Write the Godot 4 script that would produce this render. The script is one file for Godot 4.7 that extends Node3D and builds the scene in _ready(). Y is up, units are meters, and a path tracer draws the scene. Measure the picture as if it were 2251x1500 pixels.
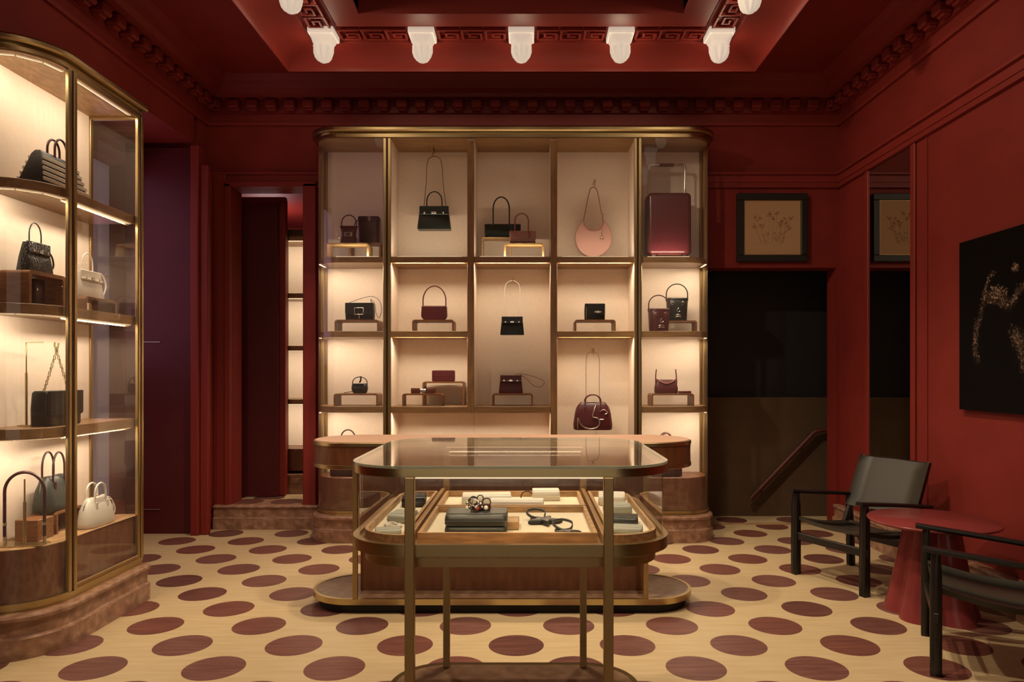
extends Node3D
# A handbag boutique. Camera at the origin of x and z, 1.4 m up, looking along -z; "d" is the depth in front of it (z = -d).
const CAMERA_HEIGHT := 1.4
const FOCAL := 1580.0            # pixels, for a picture of 2251 x 1500
const VIEW := Vector2(1160, 820) # where the lens axis meets the picture

var M := {}
var used_names := {}
var smooth := 1
var shared := {}


# ---------------------------------------------------------------- helpers: shapes
func P(px: float, py: float, d: float) -> Vector3:
	return Vector3((px - VIEW.x) / FOCAL * d, CAMERA_HEIGHT - (py - VIEW.y) / FOCAL * d, -d)


func mb() -> SurfaceTool:
	var s := SurfaceTool.new()
	s.begin(Mesh.PRIMITIVE_TRIANGLES)
	return s


func group_next(s: SurfaceTool) -> void:
	smooth += 1
	s.set_smooth_group(smooth)


func flat(s: SurfaceTool) -> void:
	s.set_smooth_group(-1)


func tri(s: SurfaceTool, a: Vector3, b: Vector3, c: Vector3, n: Vector3) -> void:
	if (b - a).cross(c - a).dot(n) > 0.0:
		s.add_vertex(a); s.add_vertex(c); s.add_vertex(b)
	else:
		s.add_vertex(a); s.add_vertex(b); s.add_vertex(c)


func quad(s: SurfaceTool, a: Vector3, b: Vector3, c: Vector3, d: Vector3, n: Vector3) -> void:
	tri(s, a, b, c, n)
	tri(s, a, c, d, n)


# a box with chamfered edges
func box(s: SurfaceTool, c: Vector3, sz: Vector3, bv := 0.0, xf := Transform3D()) -> void:
	flat(s)
	var h := sz / 2.0
	bv = minf(bv, minf(h.x, minf(h.y, h.z)) * 0.9)
	var v := func(sg: Vector3, ax: int) -> Vector3:
		var p := Vector3(sg.x * h.x, sg.y * h.y, sg.z * h.z)
		for k in 3:
			if k != ax:
				p[k] -= sg[k] * bv
		return xf * (c + p)
	for ax in 3:
		var b := (ax + 1) % 3
		var e := (ax + 2) % 3
		for sg in [-1.0, 1.0]:
			var n := Vector3.ZERO
			n[ax] = sg
			var q := []
			for k in [[-1.0, -1.0], [1.0, -1.0], [1.0, 1.0], [-1.0, 1.0]]:
				var g := Vector3.ZERO
				g[ax] = sg; g[b] = k[0]; g[e] = k[1]
				q.append(v.call(g, ax))
			quad(s, q[0], q[1], q[2], q[3], xf.basis * n)
			if bv > 0.0:
				for sb in [-1.0, 1.0]:
					var g0 := Vector3.ZERO
					g0[ax] = sg; g0[b] = sb; g0[e] = -1.0
					var g1 := g0
					g1[e] = 1.0
					var m := Vector3.ZERO
					m[ax] = sg; m[b] = sb
					quad(s, v.call(g0, ax), v.call(g1, ax), v.call(g1, b), v.call(g0, b), xf.basis * m)
	if bv > 0.0:
		for x in [-1.0, 1.0]:
			for y in [-1.0, 1.0]:
				for z in [-1.0, 1.0]:
					var g := Vector3(x, y, z)
					tri(s, v.call(g, 0), v.call(g, 1), v.call(g, 2), xf.basis * g)


# box from limits, depth given as d (z = -d)
func bxd(s: SurfaceTool, x0: float, x1: float, y0: float, y1: float, d0: float, d1: float, bv := 0.0) -> void:
	box(s, Vector3((x0 + x1) / 2, (y0 + y1) / 2, -(d0 + d1) / 2), Vector3(absf(x1 - x0), absf(y1 - y0), absf(d1 - d0)), bv)


# rounded rectangle in the x/z plane; radii in the order (-x,-z) (+x,-z) (+x,+z) (-x,+z)
func rr(x0: float, x1: float, z0: float, z1: float, r: Array, seg := 10) -> PackedVector2Array:
	var out := PackedVector2Array()
	var cs := [[x0, z0, 1, 1, PI], [x1, z0, -1, 1, 1.5 * PI], [x1, z1, -1, -1, 0.0], [x0, z1, 1, -1, 0.5 * PI]]
	for k in 4:
		var c: Array = cs[k]
		var q: float = r[k]
		if q < 0.001:
			out.append(Vector2(c[0], c[1]))
			continue
		var m := Vector2(c[0] + c[2] * q, c[1] + c[3] * q)
		for i in seg + 1:
			var a: float = c[4] + 0.5 * PI * i / seg
			out.append(m + q * Vector2(cos(a), sin(a)))
	return out


func area(p: PackedVector2Array) -> float:
	var a := 0.0
	for i in p.size():
		a += p[i].cross(p[(i + 1) % p.size()])
	return a / 2


func inset(p: PackedVector2Array, by: float) -> PackedVector2Array:
	var out := PackedVector2Array()
	var o := 1.0 if area(p) > 0 else -1.0
	var n := p.size()
	for i in n:
		var a := (p[i] - p[(i + n - 1) % n]).normalized()
		var b := (p[(i + 1) % n] - p[i]).normalized()
		var na := Vector2(-a.y, a.x) * o
		var nb := Vector2(-b.y, b.x) * o
		var m := (na + nb).normalized()
		out.append(p[i] + m * by / maxf(0.35, m.dot(na)))
	return out


func lift(p: PackedVector2Array, y: float, xf: Transform3D) -> PackedVector3Array:
	var out := PackedVector3Array()
	for q in p:
		out.append(xf * Vector3(q.x, y, q.y))
	return out


func cap(s: SurfaceTool, p: PackedVector2Array, y: float, up: float, xf: Transform3D) -> void:
	flat(s)
	var t := Geometry2D.triangulate_polygon(p)
	if t.is_empty():   # an outline drawn in past its corners: its hull
		p = Geometry2D.convex_hull(p)
		p.remove_at(p.size() - 1)
		t = Geometry2D.triangulate_polygon(p)
	var v := lift(p, y, xf)
	for i in range(0, t.size(), 3):
		tri(s, v[t[i]], v[t[i + 1]], v[t[i + 2]], xf.basis * Vector3(0, up, 0))


# the side between two outlines with as many points, smooth round curves and sharp at corners
func band(s: SurfaceTool, p: PackedVector2Array, y0: float, q: PackedVector2Array, y1: float, xf: Transform3D, inward := false) -> void:
	var n := p.size()
	var o := (1.0 if area(p) > 0 else -1.0) * (-1.0 if inward else 1.0)
	var a := lift(p, y0, xf)
	var b := lift(q, y1, xf)
	group_next(s)
	for i in n:
		var j := (i + 1) % n
		var e := p[j] - p[i]
		if e.length() < 1e-6:
			e = q[j] - q[i]
		var back := p[i] - p[(i + n - 1) % n]
		if absf(back.angle_to(e)) > 0.5:
			group_next(s)
		var hint := Vector3(e.y, 0, -e.x).normalized() * o
		if absf(y1 - y0) < 1e-6 or (q[i] - p[i]).length() > absf(y1 - y0) * 0.5:
			var side := ((q[i] - p[i]).dot(Vector2(e.y, -e.x).normalized() * o))
			hint = hint * (y1 - y0) + Vector3(0, -side, 0)
			if y1 < y0:
				hint = -hint
		quad(s, a[i], a[j], b[j], b[i], xf.basis * hint)


# stacked outlines: steps = [[y, inset], ...] from below to above, closed at both ends
func stack(s: SurfaceTool, p: PackedVector2Array, steps: Array, xf := Transform3D()) -> void:
	for i in steps.size() - 1:
		band(s, inset(p, steps[i][1]), steps[i][0], inset(p, steps[i + 1][1]), steps[i + 1][0], xf)
	cap(s, inset(p, steps[0][1]), steps[0][0], -1, xf)
	cap(s, inset(p, steps[-1][1]), steps[-1][0], 1, xf)


func prism(s: SurfaceTool, p: PackedVector2Array, y0: float, y1: float, bv := 0.0, xf := Transform3D()) -> void:
	if bv > 0:
		stack(s, p, [[y0, bv], [y0 + bv, 0.0], [y1 - bv, 0.0], [y1, bv]], xf)
	else:
		stack(s, p, [[y0, 0.0], [y1, 0.0]], xf)


# a closed frame between an outline and the same outline drawn in by t
func ring(s: SurfaceTool, p: PackedVector2Array, t: float, y0: float, y1: float, xf := Transform3D()) -> void:
	var q := inset(p, t)
	band(s, p, y0, p, y1, xf)
	band(s, q, y0, q, y1, xf, true)
	for k in [[y1, 1.0], [y0, -1.0]]:
		flat(s)
		var a := lift(p, k[0], xf)
		var b := lift(q, k[0], xf)
		for i in a.size():
			var j := (i + 1) % a.size()
			quad(s, a[i], a[j], b[j], b[i], xf.basis * Vector3(0, k[1], 0))


# an open strip standing on a path in the x/z plane: a pane of glass
func pane(s: SurfaceTool, path: PackedVector2Array, y0: float, y1: float) -> void:
	group_next(s)
	for i in path.size() - 1:
		var a := Vector3(path[i].x, y0, path[i].y)
		var b := Vector3(path[i + 1].x, y0, path[i + 1].y)
		var u := Vector3(0, y1 - y0, 0)
		quad(s, a, b, b + u, a + u, (b - a).cross(Vector3.UP))


# loops of points joined to a skin
func loft(s: SurfaceTool, rings: Array, caps := true) -> void:
	group_next(s)
	for i in rings.size() - 1:
		var a: PackedVector3Array = rings[i]
		var b: PackedVector3Array = rings[i + 1]
		var m := Vector3.ZERO
		for k in a.size():
			m += a[k] + b[k]
		m /= 2.0 * a.size()
		for k in a.size():
			var j := (k + 1) % a.size()
			quad(s, a[k], a[j], b[j], b[k], (a[k] + a[j] + b[j] + b[k]) / 4 - m)
	if caps:
		for e in [[0, 1], [rings.size() - 1, rings.size() - 2]]:
			var a: PackedVector3Array = rings[e[0]]
			var b: PackedVector3Array = rings[e[1]]
			var m := Vector3.ZERO
			var mm := Vector3.ZERO
			for k in a.size():
				m += a[k] / a.size()
				mm += b[k] / b.size()
			var n := Vector3.ZERO
			for k in a.size():
				n += (a[k] - m).cross(a[(k + 1) % a.size()] - m)
			if n.dot(m - mm) < 0:
				n = -n
			flat(s)
			for k in a.size():
				tri(s, m, a[k], a[(k + 1) % a.size()], n)


func ell(a: float, b: float, n := 8) -> PackedVector2Array:
	var out := PackedVector2Array()
	for i in n:
		out.append(Vector2(a * cos(TAU * i / n), b * sin(TAU * i / n)))
	return out


func rect2(a: float, b: float) -> PackedVector2Array:
	return PackedVector2Array([Vector2(-a, -b), Vector2(a, -b), Vector2(a, b), Vector2(-a, b)])


# a section moved along a path; the section's x follows ref
func sweep(s: SurfaceTool, pts: PackedVector3Array, section: PackedVector2Array, ref := Vector3(0, 0, 1), closed := false, scales := []) -> void:
	var rings := []
	var u := ref
	var n := pts.size()
	for i in n:
		var t: Vector3
		if closed:
			t = pts[(i + 1) % n] - pts[(i + n - 1) % n]
		else:
			t = pts[mini(i + 1, n - 1)] - pts[maxi(i - 1, 0)]
		t = t.normalized()
		u = u - t * u.dot(t)
		if u.length() < 1e-4:
			u = t.cross(Vector3(0.3, 0.5, 0.8))
		u = u.normalized()
		var w := t.cross(u)
		var k: float = scales[i] if scales.size() else 1.0
		var loop := PackedVector3Array()
		for q in section:
			loop.append(pts[i] + (u * q.x + w * q.y) * k)
		rings.append(loop)
	if closed:
		rings.append(rings[0])
	loft(s, rings, not closed)


func tube(s: SurfaceTool, pts: PackedVector3Array, r: float, n := 8, closed := false) -> void:
	sweep(s, pts, ell(r, r, n), Vector3(0.02, 0.03, 1), closed)


func line(a: Vector3, b: Vector3) -> PackedVector3Array:
	return PackedVector3Array([a, b])


# an upright arch in the x/y plane: legs of the given height, then half an ellipse
func arch(w: float, leg: float, top: float, n := 14, at := Vector3.ZERO, lean := 0.0) -> PackedVector3Array:
	var out := PackedVector3Array([at + Vector3(-w / 2, 0, 0)])
	for i in n + 1:
		var a := PI - PI * i / n
		var y := leg + top * sin(a)
		out.append(at + Vector3(w / 2 * cos(a), y, lean * y))
	out.append(at + Vector3(w / 2, 0, 0))
	return out


# a smooth curve through points
func curve(p: Array, n := 6) -> PackedVector3Array:
	var out := PackedVector3Array()
	for i in p.size() - 1:
		var a: Vector3 = p[maxi(i - 1, 0)]
		var b: Vector3 = p[i]
		var c: Vector3 = p[i + 1]
		var e: Vector3 = p[mini(i + 2, p.size() - 1)]
		for k in n:
			out.append(b.cubic_interpolate(c, a, e, float(k) / n))
	out.append(p[-1])
	return out


# turned shape; profile = [[radius, y], ...]; lobes waves the radius
func lathe(s: SurfaceTool, profile: Array, n := 24, at := Vector3.ZERO, lobes := 0, deep := 0.0) -> void:
	var rings := []
	for q in profile:
		var loop := PackedVector3Array()
		for i in n:
			var a := TAU * i / n
			var r: float = q[0] * (1.0 + (deep * (absf(cos(lobes * a / 2.0)) - 0.6) * (q[2] if q.size() > 2 else 1.0) if lobes else 0.0))
			loop.append(at + Vector3(r * cos(a), q[1], r * sin(a)))
		rings.append(loop)
	loft(s, rings)


# a bag's body: rounded rectangles one over the other; prof = [[y, width, thickness], ...]
func body(s: SurfaceTool, prof: Array, r := 0.3, at := Vector3.ZERO) -> void:
	var rings := []
	for q in prof:
		var k: float = minf(q[1], q[2]) * r
		var loop := PackedVector3Array()
		for v in rr(-q[1] / 2, q[1] / 2, -q[2] / 2, q[2] / 2, [k, k, k, k], 4):
			loop.append(at + Vector3(v.x, q[0], v.y))
		rings.append(loop)
	loft(s, rings)


# a soft body from its front outline in x/y, thickness t, rounded to the edge
func puff(s: SurfaceTool, p: PackedVector2Array, t: float, soft := 0.015, at := Vector3.ZERO) -> void:
	var xf := Transform3D(Basis(Vector3(1, 0, 0), Vector3(0, 0, 1), Vector3(0, 1, 0)), at)   # outline x/z to x/y
	var steps := []
	for k in 5:
		var a := PI / 2 * k / 4
		steps.append([-t / 2 + soft * (1 - cos(a)), soft * (1 - sin(a))])
	for k in 5:
		var a := PI / 2 * (4 - k) / 4
		steps.append([t / 2 - soft * (1 - cos(a)), soft * (1 - sin(a))])
	var rings := []
	for q in steps:
		rings.append(lift(inset(p, q[1]), q[0], xf))
	group_next(s)
	var n := p.size()
	var o := 1.0 if area(p) > 0 else -1.0
	for i in rings.size() - 1:
		for k in n:
			var j := (k + 1) % n
			var e := p[j] - p[k]
			var hint := Vector3(e.y, -e.x, 0) * o / maxf(e.length(), 1e-5) + Vector3(0, 0, (i - 4.0) * 0.6)
			quad(s, rings[i][k], rings[i][j], rings[i + 1][j], rings[i + 1][k], hint)
	cap(s, inset(p, soft), -t / 2, -1, xf)
	cap(s, inset(p, soft), t / 2, 1, xf)


# ---------------------------------------------------------------- helpers: nodes
func numbered(n: String) -> String:
	var k: int = used_names.get(n, 0)
	used_names[n] = k + 1
	return n if k == 0 else "%s_%03d" % [n, k]


func obj(s: SurfaceTool, called: String, m: Material, parent: Node = null) -> MeshInstance3D:
	s.generate_normals()
	return put(s.commit(), called, m, parent)


func put(mesh: Mesh, called: String, m: Material, parent: Node = null) -> MeshInstance3D:
	var o := MeshInstance3D.new()
	o.mesh = mesh
	o.material_override = m
	if parent == null:
		o.name = numbered(called)
		add_child(o)
	else:
		o.name = called
		parent.add_child(o, true)
	return o


func thing(called: String, label: String, category: String, at := Vector3.ZERO, turn := 0.0, group := "") -> Node3D:
	var o := Node3D.new()
	o.name = numbered(called)
	add_child(o)
	o.position = at
	o.rotation.y = turn
	return tag(o, label, category, group)


func tag(o: Node3D, label: String, category: String, group := "") -> Node3D:
	o.set_meta("label", label)
	o.set_meta("category", category)
	if group:
		o.set_meta("group", group)
	return o


func struct(s: SurfaceTool, called: String, m: Material, label := "") -> MeshInstance3D:
	var o := obj(s, called, m)
	o.set_meta("kind", "structure")
	if label:
		o.set_meta("label", label)
		o.set_meta("category", called.split("_")[0])
	return o


func area_light(called: String, at: Vector3, towards: Vector3, along: Vector3, size: Vector2, energy: float, c: Color, parent: Node = null) -> void:
	var l := AreaLight3D.new()
	l.name = called
	(parent if parent else self).add_child(l, true)
	var z := -towards.normalized()
	var x := (along - z * along.dot(z)).normalized()
	l.transform = Transform3D(Basis(x, z.cross(x), z), at)
	l.area_size = size
	l.area_range = 14.0
	l.area_attenuation = 2.0
	l.light_energy = energy
	l.light_color = c
	l.shadow_enabled = true


# ---------------------------------------------------------------- helpers: materials
func noise_tex(kind: int, freq: float, seed_: int, stops: Array, side := 512, octaves := 4, warp := 0.0, lac := 2.0) -> ImageTexture:
	var f := FastNoiseLite.new()
	f.noise_type = kind
	f.frequency = freq
	f.seed = seed_
	f.fractal_octaves = octaves
	f.fractal_lacunarity = lac
	f.fractal_type = FastNoiseLite.FRACTAL_FBM
	if warp > 0:
		f.domain_warp_enabled = true
		f.domain_warp_amplitude = warp
		f.domain_warp_frequency = freq * 0.7
	var im := f.get_seamless_image(side, side, false, false, 0.15)
	var grey := im.get_data()
	var lut := PackedByteArray()
	for v in 256:
		var x := v / 255.0
		var c: Color = stops[0][1]
		for k in stops.size() - 1:
			if x >= stops[k][0]:
				c = stops[k][1].lerp(stops[k + 1][1], clampf((x - stops[k][0]) / (stops[k + 1][0] - stops[k][0]), 0, 1))
		lut.append_array(PackedByteArray([int(c.r * 255), int(c.g * 255), int(c.b * 255)]))
	var data := PackedByteArray()
	data.resize(side * side * 3)
	for i in side * side:
		var g := grey[i] * 3
		data[i * 3] = lut[g]
		data[i * 3 + 1] = lut[g + 1]
		data[i * 3 + 2] = lut[g + 2]
	return ImageTexture.create_from_image(Image.create_from_data(side, side, false, Image.FORMAT_RGB8, data))


func mat(called: String, c: Color, rough: float, metal := 0.0, tex: Texture2D = null, scale := Vector3.ONE, spec := 0.5) -> StandardMaterial3D:
	var m := StandardMaterial3D.new()
	m.resource_name = called
	m.albedo_color = c
	m.roughness = rough
	m.metallic = metal
	m.metallic_specular = spec
	if tex:
		m.albedo_texture = tex
		m.uv1_triplanar = true
		m.uv1_world_triplanar = true
		m.uv1_scale = scale
		m.uv1_triplanar_sharpness = 8.0
	M[called] = m
	return m


func bump(m: StandardMaterial3D, tex: Texture2D, cm: float) -> void:
	m.heightmap_enabled = true
	m.heightmap_texture = tex
	m.heightmap_scale = cm


func c8(r: int, g: int, b: int) -> Color:
	return Color8(r, g, b)


func make_materials() -> void:
	var simplex := FastNoiseLite.TYPE_SIMPLEX_SMOOTH
	var g := func(a, b): return [[0.15, a], [0.85, b]]
	var grain := noise_tex(simplex, 0.012, 3, g.call(c8(196, 196, 196), c8(255, 255, 255)), 512, 5)
	var grain_strong := noise_tex(simplex, 0.01, 5, [[0.1, c8(205, 202, 200)], [0.45, c8(230, 228, 226)], [0.9, c8(255, 255, 255)]], 512, 5, 12.0)
	var burl := noise_tex(simplex, 0.011, 8, [[0.15, c8(214, 210, 207)], [0.5, c8(234, 231, 229)], [0.85, c8(255, 255, 255)]], 512, 5, 30.0)
	var stone := noise_tex(simplex, 0.014, 11, [[0.1, c8(126, 90, 70)], [0.45, c8(148, 110, 87)], [0.6, c8(158, 118, 94)], [0.9, c8(180, 142, 116)]], 512, 5, 40.0)
	var dark_stone := noise_tex(simplex, 0.012, 12, [[0.1, c8(108, 80, 60)], [0.5, c8(124, 94, 72)], [0.9, c8(142, 112, 88)]], 512, 5, 40.0)
	var plaster := noise_tex(simplex, 0.006, 17, g.call(c8(240, 238, 238), c8(255, 255, 255)), 512, 4)
	var felt := noise_tex(simplex, 0.05, 21, g.call(c8(251, 250, 250), c8(255, 255, 255)), 256, 3)
	var pebble := noise_tex(FastNoiseLite.TYPE_CELLULAR, 0.09, 23, g.call(c8(0, 0, 0), c8(255, 255, 255)), 256, 1)
	# oak floor: fine grain, and boards that differ a little in tone
	var oak := noise_tex(simplex, 0.012, 31, [[0.1, c8(187, 161, 121)], [0.5, c8(192, 167, 127)], [0.9, c8(198, 174, 135)]], 512, 5)
	mat("oak_floor", Color(1, 1, 1), 0.42, 0.0, oak, Vector3(0.45, 1, 3.2), 0.4)
	var dots := noise_tex(simplex, 0.012, 33, [[0.1, c8(96, 61, 54)], [0.5, c8(111, 72, 63)], [0.9, c8(126, 85, 74)]], 512, 5)
	mat("dot_wood", Color(1, 1, 1), 0.42, 0.0, dots, Vector3(0.5, 1, 5.0), 0.4)
	mat("dot_wood_dark", Color(0.9, 0.87, 0.87), 0.42, 0.0, dots, Vector3(0.45, 1, 4.3), 0.4)
	mat("dot_wood_warm", Color(1.0, 0.93, 0.9), 0.42, 0.0, dots, Vector3(0.4, 1, 5.6), 0.4)
	mat("red_wall", c8(127, 41, 33), 0.62, 0.0, plaster, Vector3(0.7, 0.7, 0.7), 0.35)
	mat("red_trim", c8(127, 41, 33), 0.5, 0.0, null, Vector3.ONE, 0.4)
	mat("red_ceiling", c8(127, 41, 33), 0.55, 0.0, plaster, Vector3(0.5, 0.5, 0.5), 0.4)
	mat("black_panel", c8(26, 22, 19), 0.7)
	mat("olive_wall", c8(92, 72, 52), 0.7, 0.0, plaster, Vector3(0.8, 0.8, 0.8), 0.3)
	mat("maroon_door", c8(88, 29, 31), 0.45, 0.0, plaster, Vector3(0.6, 0.6, 0.6), 0.4)
	mat("brass", c8(192, 172, 126), 0.3, 1.0)
	mat("brass_satin", c8(174, 148, 104), 0.4, 1.0)
	mat("bronze_dark", c8(84, 68, 48), 0.45, 1.0)
	mat("silver", c8(222, 216, 206), 0.18, 1.0)
	mat("mirror", c8(205, 200, 192), 0.015, 1.0)
	mat("wood_x", c8(156, 118, 74), 0.38, 0.0, grain_strong, Vector3(0.6, 5, 5))
	mat("wood_y", c8(156, 118, 74), 0.38, 0.0, grain_strong, Vector3(4, 0.6, 4))
	mat("wood_z", c8(156, 118, 74), 0.38, 0.0, grain_strong, Vector3(5, 5, 0.6))
	mat("walnut", c8(124, 76, 48), 0.34, 0.0, burl, Vector3(3.2, 0.8, 3.2))
	mat("light_wood", c8(196, 154, 106), 0.45, 0.0, grain, Vector3(1.2, 7, 7))
	mat("light_wood_z", c8(196, 154, 106), 0.45, 0.0, grain, Vector3(7, 7, 1.2))
	mat("riser_wood", c8(140, 92, 54), 0.42, 0.0, grain_strong, Vector3(1.5, 8, 8))
	mat("riser_pale", c8(206, 168, 112), 0.45, 0.0, grain, Vector3(1.5, 8, 8))
	mat("stone", Color(1, 1, 1), 0.3, 0.0, stone, Vector3(1.6, 1.6, 1.6))
	mat("stone_dark", Color(1, 1, 1), 0.3, 0.0, dark_stone, Vector3(2.0, 2.0, 2.0))
	mat("cream", c8(238, 221, 202), 0.85, 0.0, felt, Vector3(2, 2, 2), 0.3)
	mat("tan_leather_top", c8(178, 136, 108), 0.5, 0.0, felt, Vector3(2, 2, 2))
	mat("felt_pad", c8(226, 214, 184), 0.9, 0.0, felt, Vector3(3, 3, 3), 0.2)
	for l in [["black_leather", c8(24, 24, 22), 0.32], ["green_leather", c8(30, 36, 29), 0.3], ["burgundy_leather", c8(82, 29, 31), 0.36], ["plum_leather", c8(62, 26, 26), 0.34], ["pink_leather", c8(174, 132, 119), 0.42], ["rose_leather", c8(156, 92, 84), 0.42], ["white_leather", c8(226, 218, 202), 0.4], ["grey_leather", c8(54, 57, 51), 0.4], ["pale_grey_leather", c8(168, 168, 152), 0.45], ["silver_leather", c8(206, 200, 186), 0.3], ["brown_leather", c8(92, 48, 36), 0.4], ["suitcase_shell", c8(94, 38, 44), 0.24]]:
		var m := mat(l[0], l[1], l[2])
		if l[0] in ["black_leather", "green_leather", "burgundy_leather"]:
			m.uv1_triplanar = true
			m.uv1_scale = Vector3(14, 14, 14)
			bump(m, pebble, 0.02)
	var cr := mat("croc_leather", c8(40, 40, 36), 0.25)
	cr.uv1_triplanar = true
	cr.uv1_scale = Vector3(5, 5, 5)
	bump(cr, pebble, 0.25)
	mat("strap_brown", c8(84, 52, 40), 0.5)
	mat("chair_wood", c8(30, 24, 20), 0.35, 0.0, grain, Vector3(5, 5, 5))
	mat("chair_leather", c8(58, 53, 43), 0.4, 0.0, felt, Vector3(3, 3, 3))
	mat("table_red", c8(126, 52, 50), 0.26, 0.0, null, Vector3.ONE, 0.4)
	mat("frame_black", c8(26, 21, 18), 0.5)
	mat("rail_red", c8(92, 42, 34), 0.45)
	mat("bead_red", c8(170, 60, 44), 0.4)
	mat("stripe_black", c8(28, 30, 28), 0.5)
	for gl in [["glass", 0.03, c8(235, 235, 225)], ["glass_end", 0.03, c8(120, 100, 100)]]:
		var m := mat(gl[0], Color(gl[2], gl[1]), 0.0)
		m.transparency = BaseMaterial3D.TRANSPARENCY_ALPHA
	var ge := mat("glass_edge", Color(c8(196, 214, 192), 0.55), 0.1)
	ge.transparency = BaseMaterial3D.TRANSPARENCY_ALPHA
	for e in [["lamp_glow", c8(255, 236, 214), 0.48], ["led_glow", c8(255, 226, 184), 0.9], ["led_dim", c8(255, 214, 160), 0.5], ["spot_glow", c8(255, 226, 184), 1.2], ["window_glow", c8(140, 140, 190), 0.08], ["shop_window_glow", c8(240, 224, 200), 0.42]]:
		var m := mat(e[0], c8(190, 180, 165), 0.5)
		m.emission_enabled = true
		m.emission = e[1]
		m.emission_energy_multiplier = e[2]


# ---------------------------------------------------------------- the room
const BACK := 6.5
const LEFT := -2.9
const RIGHT := 2.82
const CEIL := 3.9
const WARM := Color(1.0, 0.92, 0.8)
const LED := Color(1.0, 0.91, 0.79)


func _ready() -> void:
	var cam := Camera3D.new()
	cam.name = "camera"
	add_child(cam)
	cam.position = Vector3(0, CAMERA_HEIGHT, 0)
	cam.projection = Camera3D.PROJECTION_FRUSTUM
	cam.near = 0.1
	cam.far = 60.0
	cam.size = 0.1 * 1500.0 / FOCAL
	cam.frustum_offset = Vector2(1125.5 - VIEW.x, VIEW.y - 750.0) / FOCAL * 0.1
	cam.current = true
	var env := Environment.new()
	env.background_mode = Environment.BG_COLOR
	env.background_color = c8(20, 22, 36)
	env.tonemap_mode = Environment.TONE_MAPPER_LINEAR
	env.tonemap_exposure = 1.0
	env.sdfgi_enabled = true
	env.ssao_enabled = true
	env.ssil_enabled = true
	var we := WorldEnvironment.new()
	we.name = "environment"
	we.environment = env
	add_child(we)
	make_materials()
	build_shell()
	build_ceiling()
	build_alcove()
	build_next_room()
	build_main_cabinet()
	build_side_cabinet()
	build_counter()
	build_case()
	build_chairs_and_table()
	build_pictures()
	build_main_bags()
	build_side_bags()
	build_case_goods()


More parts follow.
